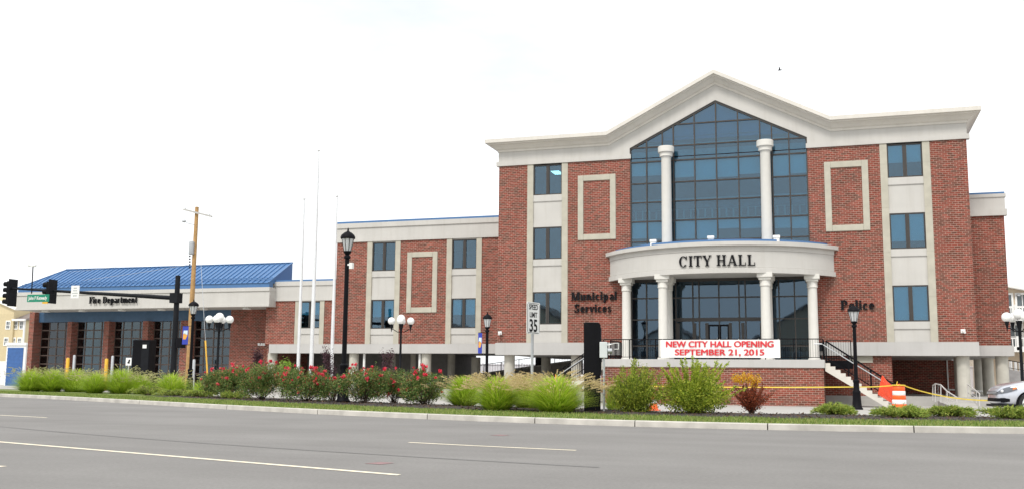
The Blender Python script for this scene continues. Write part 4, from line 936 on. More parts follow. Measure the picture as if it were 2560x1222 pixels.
# ------------------------------------------------------------------ handrails, ramps, fences behind
def handrail(pix, t0, t1, lab):
    P = [att(px, py, t0 + (t1 - t0) * i / (len(pix) - 1)) for i, (px, py, pb_) in enumerate(pix)]; b = MB()
    b.tube([tuple(q) for q in P], .032, 8)
    lo = [att(px, pb_, t0 + (t1 - t0) * i / (len(pix) - 1)) for i, (px, py, pb_) in enumerate(pix)]
    for q, l in zip(P, lo): b.cyl(q, l, .026, n=8)
    b.tube([tuple(q * .45 + l * .55) for q, l in zip(P, lo)], .02, 6)
    o = b.build('handrail', plain('pale_steel', (.62, .60, .58), .4, .2)); return tag(o, lab, 'handrail', 'steel handrails at the ramp')
handrail([(2332, 962, 1000), (2338, 958, 1003), (2352, 961, 1006), (2368, 977, 1009), (2392, 992, 1014)], 55, 49, 'curved steel handrail on the near left of the grey ramp')
handrail([(2420, 960, 997), (2441, 976, 1006), (2449, 983, 1019)], 54, 48, 'short steel handrail between the ramp and the silver car')
handrail([(2345, 962, 996), (2366, 972, 1000), (2373, 976, 1000)], 60, 58, 'low steel handrail at the back of the grey ramp')
b = MB(); q0, q1 = att(2338, 998, 58), att(2425, 995, 58); q2, q3 = att(2450, 1019, 47.5), att(2388, 1019, 47.5)
b.add([tuple(q) for q in (q0, q1, q2, q3)] + [(q[0], q[1], -.6) for q in (q0, q1, q2, q3)], [(3, 2, 1, 0), (0, 1, 5, 4), (1, 2, 6, 5), (2, 3, 7, 6), (3, 0, 4, 7), (4, 5, 6, 7)])
tag(b.build('ramp', M_CONC), kind='structure')
e_ = empty('access_ramp', (-12, 14, -.4), 0, 'grey concrete access ramp with black railing under the building', 'ramp')
YR_ = 14.; A0, A1 = at(1165, 941, YR_), at(1432, 903, YR_); b = MB(); b.prism([(A0[0], -.4), (A1[0], -.4), (A1[0], A1[2]), (A0[0], A0[2])], YR_, YR_ + 1.6); b.build('ramp_wall', plain('ramp_grey', (.32, .30, .28), .9), e_)
b = MB(); b.bar((A0[0], YR_ + .1, A0[2] + .05), (A1[0], YR_ + .1, A1[2] + .05), .3, .1); b.build('ramp_kerb', M_STONE, e_)
b = MB(); rail_run(b, (A0[0], YR_ + .1, A0[2]), (A1[0], YR_ + .1, A1[2]), .78, .22); b.build('railing', M_CHAR, e_)
b = MB()
for i in range(30):
    x = -40 + i * 2.0; b.box(x + .01, 30, -.5, x + 1.99, 30.08, 2.15); b.box(x - .07, 29.95, -.5, x + .07, 30.1, 2.35)
b.box(-40, 29.94, 2.15, 20, 30.14, 2.25); o = b.build('vinyl_fence', plain('white_vinyl', (.66, .66, .70), .5, var=.02)); tag(o, 'long white vinyl fence seen through the pillars under the building', 'fence')
e_ = empty('ramp_wall', (18, 16, -.4), 0, 'grey sloping ramp wall with white picket rail by the apartments', 'ramp')
A0, A1 = at(2515, 921, 14), at(2640, 944, 14); b = MB(); b.prism([(A0[0], -.4), (A1[0], -.4), (A1[0], A1[2]), (A0[0], A0[2])], 14, 14.3); b.build('wall', plain('ramp_grey', (.36, .35, .35), .9), e_)
b = MB(); rail_run(b, (A0[0], 14.1, A0[2]), (A1[0], 14.1, A1[2]), .62, .14); b.build('railing', M_CHAR, e_)
b = MB()
for i in range(24): x = A0[0] + i * .3; z = A0[2] + (A1[2] - A0[2]) * i / 24; b.box(x, 14.6, -.4, x + .2, 14.63, z + .55)
b.build('picket_panel', M_WHITE, e_)

# ------------------------------------------------------------------ houses far behind
def sash(b_root, x0, x1, z0, z1, y):
    f = MB(); f.box(x0 - .14, y - .06, z0 - .14, x1 + .14, y + .05, z0); f.box(x0 - .14, y - .06, z1, x1 + .14, y + .05, z1 + .16); f.box(x0 - .14, y - .06, z0, x0, y + .05, z1); f.box(x1, y - .06, z0, x1 + .14, y + .05, z1)
    f.box(x0, y - .03, (z0 + z1) / 2 - .04, x1, y + .03, (z0 + z1) / 2 + .04); f.box((x0 + x1) / 2 - .025, y - .025, z0, (x0 + x1) / 2 + .025, y + .02, z1)
    o = f.build('window', M_WHITE, b_root); q = MB(); q.box(x0, y - .012, z0, x1, y - .002, z1); q.build('pane', M_PANE, o)
M_PANE = plain('house_pane', (.10, .12, .13), .15, spec=.6)
M_SIDE = plain('yellow_siding', (.62, .52, .32), .7, var=.03); M_SHING = plain('brown_shingle', (.20, .165, .15), .9, var=.15)
YH = 52.
def hx(px, Y=YH): return at(px, 850, Y)[0]
def hz(py, px=30, Y=YH): return at(px, py, Y)[2]
e_ = empty('siding_house', (hx(20), YH, -.4), 0, 'pale yellow siding house with white sash windows behind the shed', 'house')
b = MB(); b.prism([(hx(-130), -.4), (hx(30), -.4), (hx(30), hz(772)), (hx(-50), hz(735)), (hx(-130), hz(772))], YH, YH + 12); b.build('wall', M_SIDE, e_)
b = MB(); b.box(hx(30) + .01, YH + .3, -.4, hx(55), YH + 9, hz(799)); b.build('wall', M_SIDE, e_)
b = MB(); zz = hz(799); b.add([(hx(30) + .02, YH - .3, zz), (hx(62), YH - .3, zz), (hx(50), YH + 4, hz(771)), (hx(30) + .02, YH + 4, hz(771)), (hx(62), YH + 9, zz), (hx(30) + .02, YH + 9, zz)], [(0, 1, 2, 3), (1, 4, 2), (3, 2, 4, 5)]); b.build('roof', M_SHING, e_)
b = MB()
for px0, px1, za, zb_ in ((-50, 38, 735, 774),): b.bar((hx(px0), YH - .15, hz(za) + .1), (hx(px1), YH - .15, hz(zb_) + .1), .5, .28)
b.bar((hx(-138), YH - .15, hz(774)), (hx(-50), YH - .15, hz(735) + .1), .5, .28); b.bar((hx(30), YH - .2, zz), (hx(62), YH - .2, zz), .3, .25); b.bar((hx(55), YH + .25, -.4), (hx(55), YH + .25, zz), .2, .2); b.build('trim', M_WHITE, e_)
for y0, y1, xs_ in ((803, 820, ((14, 22), (29.5, 36.5), (44, 51))), (845, 861, ((12, 20), (27, 34), (42, 49)))):
    for a, c in xs_: sash(e_, hx(a), hx(c), hz(y1), hz(y0), YH - .02 if c < 30 else YH + .28)
sl = MB()
for k in range(60): z = -.2 + .16 * k; sl.box(hx(-130), YH - .012, z, hx(30), YH - .002, z + .02) if z < hz(772) else None
sl.build('siding_line', plain('siding_shade', (.52, .44, .27)), e_)
YH2 = 75.
e_ = empty('grey_roofed_house', (hx(68, YH2), YH2, -.4), 0, 'distant house with grey brown roof between the yellow house and fire station', 'house')
b = MB(); b.box(hx(40, YH2), YH2, -.4, hx(100, YH2), YH2 + 8, hz(842, 68, YH2)); b.build('wall', plain('cream_wall', (.60, .55, .48), .8), e_)
b = MB(); z0_, z1_ = hz(840, 68, YH2), hz(806, 68, YH2); b.add([(hx(40, YH2), YH2 - .4, z0_), (hx(104, YH2), YH2 - .4, z0_), (hx(104, YH2), YH2 + 5, z1_), (hx(40, YH2), YH2 + 5, z1_), (hx(104, YH2), YH2 + 9, z0_), (hx(40, YH2), YH2 + 9, z0_)], [(0, 1, 2, 3), (3, 2, 4, 5)]); b.build('roof', plain('greybrown_shingle', (.28, .25, .22), .9), e_)
sash(e_, hx(58, YH2), hx(68, YH2), hz(868, 62, YH2), hz(847, 62, YH2), YH2)
# storage shed
YD = 24.
e_ = empty('storage_shed', (hx(45, YD), YD, -.4), 0, 'white metal storage shed with a blue roll up door', 'shed')
zt = hz(862, 40, YD); b = MB(); b.box(hx(18, YD), YD, -.45, hx(64, YD), YD + 3.5, zt); b.box(hx(64, YD), YD + .02, -.45, hx(66, YD), YD + 3.5, zt); b.build('wall', M_WHITE, e_)
b = MB(); b.box(hx(16, YD), YD - .12, zt, hx(68, YD), YD + 3.6, zt + .28); b.build('roof', M_WHITE, e_)
b = MB(); z0_, z1_ = -.4, hz(868, 40, YD)
for k in range(22): z = z0_ + (z1_ - z0_) * k / 22; b.box(hx(22, YD), YD - .05 - .02 * (k % 2), z, hx(61, YD), YD - .005, z + (z1_ - z0_) / 22)
b.build('roll_up_door', plain('door_blue', (.04, .12, .33), .5), e_)
b = MB(); b.box(hx(66, YD) + .01, YD + .4, -.45, hx(80, YD), YD + 3.4, zt + .1); b.build('side_wall', plain('grey_panel', (.42, .42, .43), .7), e_)
b = MB()
for k in range(14): x = hx(-20, 30) + k * .55; b.box(x, 30, -.5, x + .5, 30.08, hz(902, 10, 30))
tag(b.build('low_fence', M_WHITE), 'low white plank fence left of the storage shed', 'fence')
# apartments on the right
YA = 27.
def ax(px, Y=YA): return at(px, 850, Y)[0]
def az(py, px=2530, Y=YA): return at(px, py, Y)[2]
e_ = empty('apartment_house', (ax(2540), YA, -.4), 0, 'beige apartment house with white railed balconies at the right edge', 'building')
M_BEIGE = plain('beige_stucco', (.62, .52, .40), .8, var=.03)
b = MB(); b.prism([(ax(2440), -.4), (ax(2760), -.4), (ax(2760), az(760)), (ax(2500), az(711)), (ax(2440), az(722))], YA, YA + 14); b.build('wall', M_BEIGE, e_)
b = MB(); b.bar((ax(2500), YA - .2, az(709)), (ax(2780), YA - .2, az(762)), .9, .25); b.bar((ax(2430), YA - .2, az(722)), (ax(2500), YA - .2, az(709)), .9, .25); b.build('roof_trim', M_WHITE, e_)
b = MB(); b.box(ax(2450), YA - 2.0, az(806), ax(2760), YA, az(797)); b.box(ax(2450), YA - 2.0, az(880), ax(2760), YA, az(868)); b.build('balcony_slab', M_WHITE, e_)
for zt_, zb_ in ((764, 793), (843, 868)):
    b = MB(); z1_, z0_ = az(zt_, 2530, YA - 2), az(zb_, 2530, YA - 2)
    b.box(ax(2450), YA - 1.98, z1_ - .09, ax(2760), YA - 1.9, z1_); b.box(ax(2450), YA - 1.98, z0_, ax(2760), YA - 1.9, z0_ + .09); x = ax(2452)
    while x < ax(2755): b.box(x, YA - 1.96, z0_ + .09, x + .07, YA - 1.92, z1_ - .09); x += .2
    for px in (2470, 2534, 2600, 2680): b.box(ax(px) - .1, YA - 2.0, z0_ - .2, ax(px) + .1, YA - 1.88, z1_ + .12)
    b.build('balcony_railing', M_WHITE, e_)
for px0, px1, y0, y1 in ((2515, 2534, 736, 800), (2548, 2575, 736, 800), (2522, 2555, 812, 870), (2610, 2650, 740, 800)): sash(e_, ax(px0), ax(px1), az(y1), az(y0), YA - .03)
b = MB(); q = at(2546, 736, YA - .15); b.lathe([(.16, -.1), (.16, .02), (.08, .1)], (q[0], YA - .15, q[2]), 10); b.build('wall_lamp', M_GALV, e_)
b = MB(); b.box(ax(2450), YA - 1.9, -.4, ax(2470), YA - .1, az(880)); b.build('carport_pier', M_BEIGE, e_)

# ------------------------------------------------------------------ silver car, front end in view
t_ = 36.; pc = gt(2472, t_); hd_ = math.atan2(-RX[1], -RX[0])
car = empty('silver_car', (pc[0], pc[1], pc[2]), 0, 'silver crossover car parked at the right edge with yellow tape before it', 'car')
MS, ts_, ps_ = mat('silver_car_paint'); ps_.inputs['Base Color'].default_value = (.58, .60, .66, 1); ps_.inputs['Metallic'].default_value = .55; ps_.inputs['Roughness'].default_value = .3; ps_.inputs['Coat Weight'].default_value = 1; ps_.inputs['Coat Roughness'].default_value = .05
def ring(x, hwd, zb, zt, tuck=.9, crown=.06):
    pts = []
    for u, v in ((-1, 0), (-1.0, .25), (-1.0, .5), (-.97, .78), (-.90, .93), (-.7, 1.0)): pts.append((x, u * hwd * (tuck if v < .1 else 1), zb + (zt - zb) * v + (crown if v == 1 else 0) * .4))
    pts.append((x, 0, zt + crown)); return pts + [(a, -b_, c) for a, b_, c in reversed(pts[:-1])]
st_ = [(-.02, .40, .40, .68, .0), (.03, .60, .32, .78, .02), (.12, .74, .27, .865, .04), (.28, .835, .24, .94, .05), (.55, .885, .22, 1.0, .06), (1.0, .91, .22, 1.06, .06), (1.45, .915, .22, 1.10, .05), (2.2, .915, .22, 1.08, .02), (3.4, .91, .22, 1.08, .02), (4.2, .89, .26, 1.05, .02), (4.45, .82, .34, .98, .0)]
b = MB(); b.loft([ring(x, h_, a, c, .93, k) for x, h_, a, c, k in st_]); bd = b.build('body', MS, car, True, True); sub = bd.modifiers.new('s', 'SUBSURF'); sub.levels = 1; sub.render_levels = 2
b = MB(); b.loft([[(x, s * w_, z) for s, w_, z in ((-1, w0, z0), (-1, w1, z1), (1, w1, z1), (1, w0, z0))] for x, w0, z0, w1, z1 in ((1.2, .80, 1.05, .78, 1.07), (1.95, .80, 1.05, .62, 1.60), (2.6, .80, 1.05, .60, 1.68), (3.6, .80, 1.05, .60, 1.62), (4.35, .78, 1.0, .62, 1.08))]); b.build('cabin', plain('car_glass', (.03, .035, .04), .08), car, True, True)
def wheel(x, s):
    w_ = MB(); w_.cyl((x, s * .70, .34), (x, s * .925, .34), .36, n=32); wo = w_.build('wheel', plain('tyre_rubber', (.02, .02, .02), .8), car, False, True)
    r_ = MB(); r_.cyl((x, s * .90, .34), (x, s * .935, .34), .25, n=28); r_.build('rim_well', M_CHAR, wo, False, True)
    r_ = MB()
    for k in range(5):
        a = R(72 * k + 20); ca, sa_ = math.cos(a), math.sin(a); r_.bar((x + .04 * ca, s * .94, .34 + .04 * sa_), (x + .24 * ca, s * .94, .34 + .24 * sa_), .03, .07)
    for k in range(28): a = R(k * 360 / 28); c_ = R((k + 1) * 360 / 28); r_.bar((x + .245 * math.cos(a), s * .938, .34 + .245 * math.sin(a)), (x + .245 * math.cos(c_), s * .938, .34 + .245 * math.sin(c_)), .03, .025)
    r_.build('rim', M_ALU, wo, False, True)
    a_ = MB(); rg = []
    for k in range(17):
        a = R(-8 + 196 * k / 16); rg.append([(x + q * math.cos(a), s * yy, .34 + q * math.sin(a)) for q, yy in ((.37, .85), (.435, .85), (.435, .925), (.37, .925))])
    a_.loft(rg); a_.build('wheel_arch', M_BLACK, car, False, True)
for x in (.98, 3.6):
    for s in (-1, 1): wheel(x, s)
def nose(z0, z1, ym, pad=.012, x_in=.0):
    pts = [(-.02, 0), (-.02, .38), (.03, .585), (.12, .725), (.28, .82), (.55, .872)]; r_ = []
    full = [(x, -y) for x, y in reversed(pts[1:])] + pts; full = [q for q in full if abs(q[1]) <= ym]
    for x, y in full:
        s_ = 1 + pad / max(.3, abs(y)) ; r_.append([(x - pad + x_in, y * s_, z0), (x - pad + x_in + .012, y * s_, z1), (x + .08, y * .9, z1), (x + .08, y * .9, z0)])
    return MB().loft(r_)
nose(.63, .735, .60, .016).build('grille', M_BLACK, car, False, True)
nose(.655, .668, .60, .024).build('grille_bar', M_ALU, car, False, True); nose(.70, .713, .60, .022).build('grille_bar', M_ALU, car, False, True)
nose(.40, .52, .74, .014).build('lower_grille', M_BLACK, car, False, True)
for s in (-1, 1):
    def yy(x): return s * (np.interp(x, [-.02, .03, .12, .28, .55, 1.0], [.40, .60, .74, .835, .885, .91]) + .006)
    b = MB(); b.loft([[(x, yy(x), zl), (x, yy(x) * .995, (zl + zh) / 2 + .02), (x + .03, yy(x) * .96, zh), (x + .08, yy(x) * .85, zh - .02), (x + .05, yy(x) * .85, zl)] for x, zl, zh in ((.04, .66, .755), (.12, .67, .83), (.25, .70, .885), (.42, .745, .925), (.60, .82, .945))]); b.build('headlight', plain('headlight_lens', (.13, .14, .16), .08), car, True, True)
    b = MB(); b.sphere((.16, yy(.16) * .97, .76), .055, 12); b.build('lamp_projector', M_ALU, car, True, True)
    b = MB(); b.loft([[(x, yy(x) * 1.004, zl), (x, yy(x) * 1.004, zh), (x + .03, yy(x) * .93, zh), (x + .03, yy(x) * .93, zl)] for x, zl, zh in ((.46, .80, .87), (.58, .84, .90))]); b.build('turn_lamp', plain('amber_lens', (.7, .25, .1), .2), car, False, True)
    b = MB(); b.loft([[(x, yy(x) * 1.006, zl), (x, yy(x) * 1.006, zh), (x + .03, yy(x) * .9, zh), (x + .03, yy(x) * .9, zl)] for x, zl, zh in ((.10, .38, .53), (.2, .38, .53), (.36, .41, .50))]); b.build('fog_lamp_recess', M_BLACK, car, False, True)
b = MB(); b.box(.02, -.80, .22, 4.3, .80, .30); b.build('sill', M_CHAR, car, False, True)
car.rotation_euler = (0, 0, math.atan2(RX[1], RX[0]) + R(-11)); car.scale = (1.06, 1.06, 1.06)
pcz = pc[2]; car.location = (pc[0] + .22, pc[1] + .8, pcz)
# bird
p = att(1949, 176, 90); e_ = empty('bird', tuple(p), 0, 'tiny dark bird flying high above the gable roof', 'bird')
b = MB(); b.loft([[(x, r_ * math.cos(a), r_ * math.sin(a)) for a in np.linspace(0, 2 * math.pi, 8, endpoint=False)] for x, r_ in ((-.2, .01), (-.08, .05), (.08, .05), (.2, .03), (.27, .008))]); b.build('body', M_CHAR, e_, True, True)
for s in (-1, 1): b = MB(); b.prism([(-.05, 0), (.08, 0), (.04, s * .3), (-.06, s * .48)], -.006, .006, 'z'); b.xf(Matrix.Rotation(s * R(28), 4, 'X')); b.build('wing', M_CHAR, e_, False, True)

# ------------------------------------------------------------------ houses across the street, mirrored in the glass
def street_house(wdt, hgt, wall_m, roof_m):
    e_ = empty('street_house', (0, 0, 0)); b = MB(); b.prism([(-wdt / 2, 0), (wdt / 2, 0), (wdt / 2, hgt), (0, hgt + wdt * .32), (-wdt / 2, hgt)], 0, 9); b.build('wall', wall_m, e_, local=True)
    b = MB()
    for s in (-1, 1): b.prism([(s * (wdt / 2 + .4), hgt - .15), (s * (wdt / 2 + .4), hgt + .1), (0, hgt + wdt * .32 + .3), (0, hgt + wdt * .32 + .02)], -.4, 9.4)
    b.build('roof', roof_m, e_, local=True)
    for z in np.arange(1.2, hgt - 1.2, 2.8):
        for x in np.arange(-wdt / 2 + 1.2, wdt / 2 - 1, 2.4):
            f = MB(); f.box(x - .15, 9.0, z - .15, x + 1.15, 9.06, z + 1.55); fo = f.build('window', M_WHITE, e_, local=True); q = MB(); q.box(x, 9.05, z, x + 1, 9.08, z + 1.4); q.build('pane', M_PANE, fo, local=True)
    return e_
for k, (x, y, wd_, hg, mt, lab) in enumerate(((-62, -112, 13, 6.5, M_SIDE, 'pale yellow gabled house across the street, at the far left'), (-42, -112, 14, 8.5, M_BEIGE, 'tall beige gabled house across the street'), (-20, -114, 12, 6.2, M_WHITE, 'white gabled house across the street, left of the tall beige one'), (2, -113, 16, 7.5, M_BEIGE, 'wide beige gabled house across the street'), (24, -112, 12, 6.0, M_SIDE, 'small yellow gabled house across the street'), (46, -113, 14, 8.0, M_WHITE, 'white gabled house across the street, at the far right'))):
    o = street_house(wd_, hg, mt, M_SHING); o.location = (x, y, 0); tag(o, lab, 'house', 'houses across the street')
# ------------------------------------------------------------------ planting
def np_mesh(name, V, F, mat_, parent=None, smooth=False):
    me = bpy.data.meshes.new(name); n, k = F.shape
    me.vertices.add(len(V)); me.vertices.foreach_set('co', V.astype(np.float32).ravel())
    me.loops.add(n * k); me.loops.foreach_set('vertex_index', F.astype(np.int32).ravel())
    me.polygons.add(n); me.polygons.foreach_set('loop_start', np.arange(0, n * k, k, dtype=np.int32))
    me.update(calc_edges=True); me.materials.append(mat_)
    if smooth: me.shade_smooth()
    o = bpy.data.objects.new(name, me); COL.objects.link(o)
    if parent: o.parent = parent
    return o
def unit(v): return v / np.maximum(1e-9, np.linalg.norm(v, axis=-1, keepdims=True))
def leaves(P, D, ln, wd, rng, curl=.25):
    # one diamond leaf of two folded faces per point, pointing along D
    n = len(P); D = unit(D); S = unit(np.cross(D, rng.normal(size=(n, 3)))); Nn = np.cross(D, S)
    ln = ln * rng.uniform(.65, 1.25, (n, 1)); wd = wd * rng.uniform(.7, 1.2, (n, 1))
    V = np.stack([P, P + D * ln * .45 + S * wd * .5 + Nn * wd * curl, P + D * ln, P + D * ln * .45 - S * wd * .5 + Nn * wd * curl], 1).reshape(-1, 3)
    i = np.arange(n)[:, None] * 4
    return V, np.concatenate([i + np.array([[0, 1, 2, 3]])], 0)
def blades(B, H, az, lean, ln, wd, rng, seg=5, droop=1.0):
    # arching strips
    n = len(B); t = np.linspace(0, 1, seg + 1); dx = np.stack([np.cos(az), np.sin(az)], 1); sd = np.stack([-dx[:, 1], dx[:, 0]], 1)
    V = np.zeros((n, seg + 1, 2, 3))
    for k, tt in enumerate(t):
        out_ = lean * (tt * .55 + .75 * tt ** 2.4); up = H * (tt * 1.15 - .32 * droop * tt ** 3)
        c = np.stack([B[:, 0] + dx[:, 0] * out_, B[:, 1] + dx[:, 1] * out_, B[:, 2] + up], 1); w_ = wd * (1 - tt) ** .6 * .5 + .0006
        for j, s in enumerate((-1, 1)): V[:, k, j] = c + s * np.concatenate([sd * w_, np.zeros((n, 1))], 1)
    base = np.arange(n)[:, None] * (seg + 1) * 2
    F = np.concatenate([base + np.array([[2 * k, 2 * k + 1, 2 * k + 3, 2 * k + 2]]) for k in range(seg)], 0)
    return V.reshape(-1, 3), F, V[:, -1].mean(1), V[:, -2].mean(1)
def join(parts):
    Vs, Fs, o = [], [], 0
    for V, F in parts: Vs.append(V); Fs.append(F + o); o += len(V)
    return np.concatenate(Vs), np.concatenate(Fs)
def sticks(segs, r0=.012, r1=.006):
    b = MB()
    for a, c in segs: b.cyl(a, c, r0, r1, 5, False)
    return b
M_GRASS = leafy('fountain_grass_blades', [(0.201, 0.325, 0.028), (0.373, 0.542, 0.048), (0.545, 0.703, 0.076), (0.745, 0.839, 0.133)], .5, .4)
M_GRASSD = leafy('fountain_grass_yellowing', [(0.246, 0.389, 0.034), (0.417, 0.607, 0.051), (0.589, 0.752, 0.085), (0.834, 0.826, 0.170)], .5, .4)
M_PLUME = leafy('seed_plumes', [(0.525, 0.413, 0.213), (0.688, 0.550, 0.300), (0.775, 0.650, 0.400)], .8, .35)
M_PLUMEG = leafy('green_plumes', [(0.442, 0.429, 0.208), (0.572, 0.546, 0.286), (0.650, 0.598, 0.364)], .8, .35)
M_ROSELEAF = leafy('rose_leaf', [(0.056, 0.122, 0.031), (0.110, 0.205, 0.045), (0.202, 0.287, 0.075), (0.344, 0.205, 0.088)], .45, .25)
M_ROSE = leafy('rose_petal', [(0.595, 0.026, 0.054), (0.820, 0.048, 0.095), (0.850, 0.160, 0.190)], .6, .3)
M_SHRUB = leafy('shrub_leaf', [(0.115, 0.192, 0.020), (0.230, 0.315, 0.034), (0.373, 0.450, 0.051), (0.545, 0.562, 0.085)], .5, .35)
M_SHOOT = leafy('shoot_leaf', [(0.155, 0.241, 0.020), (0.309, 0.409, 0.034), (0.465, 0.553, 0.060), (0.650, 0.674, 0.102)], .5, .35)
M_JUN = leafy('juniper_spray', [(0.124, 0.207, 0.032), (0.225, 0.331, 0.054), (0.360, 0.435, 0.081), (0.540, 0.559, 0.126)], .6, .25)
M_RUST = leafy('rust_leaf', [(0.175, 0.037, 0.019), (0.275, 0.062, 0.027), (0.375, 0.100, 0.037)], .6, .25)
M_GOLD = leafy('gold_leaf', [(.62, .30, .01), (.78, .45, .02), (.80, .55, .06)], .55, .4)
M_PURPLE = leafy('purple_leaf', [(0.042, 0.018, 0.026), (0.072, 0.030, 0.042), (0.108, 0.048, 0.060)], .5, .2)
M_LIME = leafy('lime_leaf', [(0.182, 0.312, 0.039), (0.260, 0.429, 0.052), (0.390, 0.546, 0.104)], .5, .4)
M_LAWN = leafy('lawn_blade', [(0.099, 0.165, 0.030), (0.165, 0.248, 0.045), (0.248, 0.314, 0.075), (0.363, 0.347, 0.135)], .7, .35)
def grass_clump(loc, R_, H_, seed, label, group, nb=1500, npl=70, mats=(M_GRASS, M_PLUMEG), plume_len=.14):
    rng = np.random.default_rng(seed); root = empty('ornamental_grass', loc, 0, label, 'grass clump', group)
    q = rng.uniform(0, 1, nb) ** .62; a0 = rng.uniform(0, 6.283, nb); B = np.stack([.34 * R_ * q * np.cos(a0), .34 * R_ * q * np.sin(a0), np.zeros(nb) - .04], 1)
    az = a0 + rng.normal(0, .5, nb); hh = H_ * (1.30 - .95 * q ** 2.2) * rng.uniform(.6, 1.0, nb); le = R_ * (.16 + .92 * q) * rng.uniform(.5, 1.1, nb)
    V, F, _, _ = blades(B, hh, az, le, None, .018, rng, 5, 1.15); o = np_mesh('blades', V, F, mats[0], root)
    q = rng.uniform(0.05, 1, npl) ** .5; a0 = rng.uniform(0, 6.283, npl); B = np.stack([.3 * R_ * q * np.cos(a0), .3 * R_ * q * np.sin(a0), np.zeros(npl)], 1)
    V, F, T, S_ = blades(B, H_ * (1.3 - .5 * q ** 2) * rng.uniform(.8, 1.05, npl), a0 + rng.normal(0, .35, npl), R_ * (.2 + .85 * q) * rng.uniform(.7, 1.1, npl), None, .008, rng, 5, 1.1)
    parts = [(V, F)]; D = unit(T - S_); m_ = 34
    P = np.repeat(T, m_, 0); Dm = np.repeat(D, m_, 0); u = rng.uniform(-1, .2, (npl * m_, 1)); side = unit(rng.normal(size=(npl * m_, 3)))
    Pp = P + Dm * u * plume_len + np.array([[0, 0, -1]]) * (np.maximum(0, u) ** 2) * .05
    Vl, Fl = leaves(Pp, Dm * .9 + side * .55, .042, .013, rng); parts.append((Vl, Fl)); V, F = join(parts)
    np_mesh('seed_plumes', V, F, mats[1], root)
    return root
GL = [(76, 974, 43, 922, 44), (128, 975, 42, 922, 40), (187, 977, 46, 922, 44), (236, 978, 38, 930, 34), (302, 982, 48, 920, 46), (352, 968, 28, 936, 26), (428, 976, 48, 932, 44)]
gl_lab = ['leftmost green fountain grass at the end of the verge row', 'second fountain grass from the left in the verge row', 'broad fountain grass below the first yellow bollard', 'small fountain grass between two broad clumps', 'tall fountain grass in front of the black cabinet', 'little dark fountain grass right of the black cabinet', 'rounded fountain grass at the foot of the signal mast']
for i, (px, py, hw_, pt_, _) in enumerate(GL):
    t_ = 50.5 if px < 200 else 47.5
    if px > 340: t_ = 47. if px < 400 else 45.5
    p = gt(px, t_); k = t_ / FPX; H_ = att(px, pt_, t_)[2] - p[2]
    grass_clump(tuple(p), hw_ * k * 1.22, H_ * 1.12, 10 + i, gl_lab[i], 'fountain grasses on the left verge', 2100, 110, (M_GRASS, M_PLUMEG), .13)
GR = [(1160, 1013, 46, 935, 33.0, 'green ornamental grass right beside the rose bushes'), (1243, 1027, 52, 935, 28.3, 'tan plumed ornamental grass below the speed limit sign'), (1392, 1031, 72, 932, 27.2, 'widest tan plumed ornamental grass left of the black slab'), (1318, 1020, 44, 938, 31.0, 'tan plumed ornamental grass behind the post of the speed sign'), (1534, 1020, 30, 958, 31.5, 'small straw coloured grass right of the black slab')]
for i, (px, py, hw_, pt_, t_, lab) in enumerate(GR):
    p = gt(px, t_); k = t_ / FPX; H_ = att(px, pt_, t_)[2] - p[2]
    grass_clump(tuple(p), hw_ * k * 1.3, H_ * 1.05, 40 + i, lab, 'ornamental grasses by the black slab', 3000 if i < 4 else 500, 90 if i == 0 else 260 if i < 4 else 120, (M_GRASS if i == 0 else M_GRASSD, M_PLUME), .17)
p = gt(497, 49); grass_clump(tuple(p), .5, .8, 77, 'low dull green grass by the lamp at the fire station', 'fountain grasses on the left verge', 500, 10)
def bloom_mesh(seed):
    rng = np.random.default_rng(seed); n = 16; D = unit(rng.normal(size=(n, 3)) + np.array([[0, -.4, .5]])); V, F = leaves(np.zeros((n, 3)) + rng.normal(0, .012, (n, 3)), D, .055, .055, rng, .3)
    return V, F
BLOOMS = []
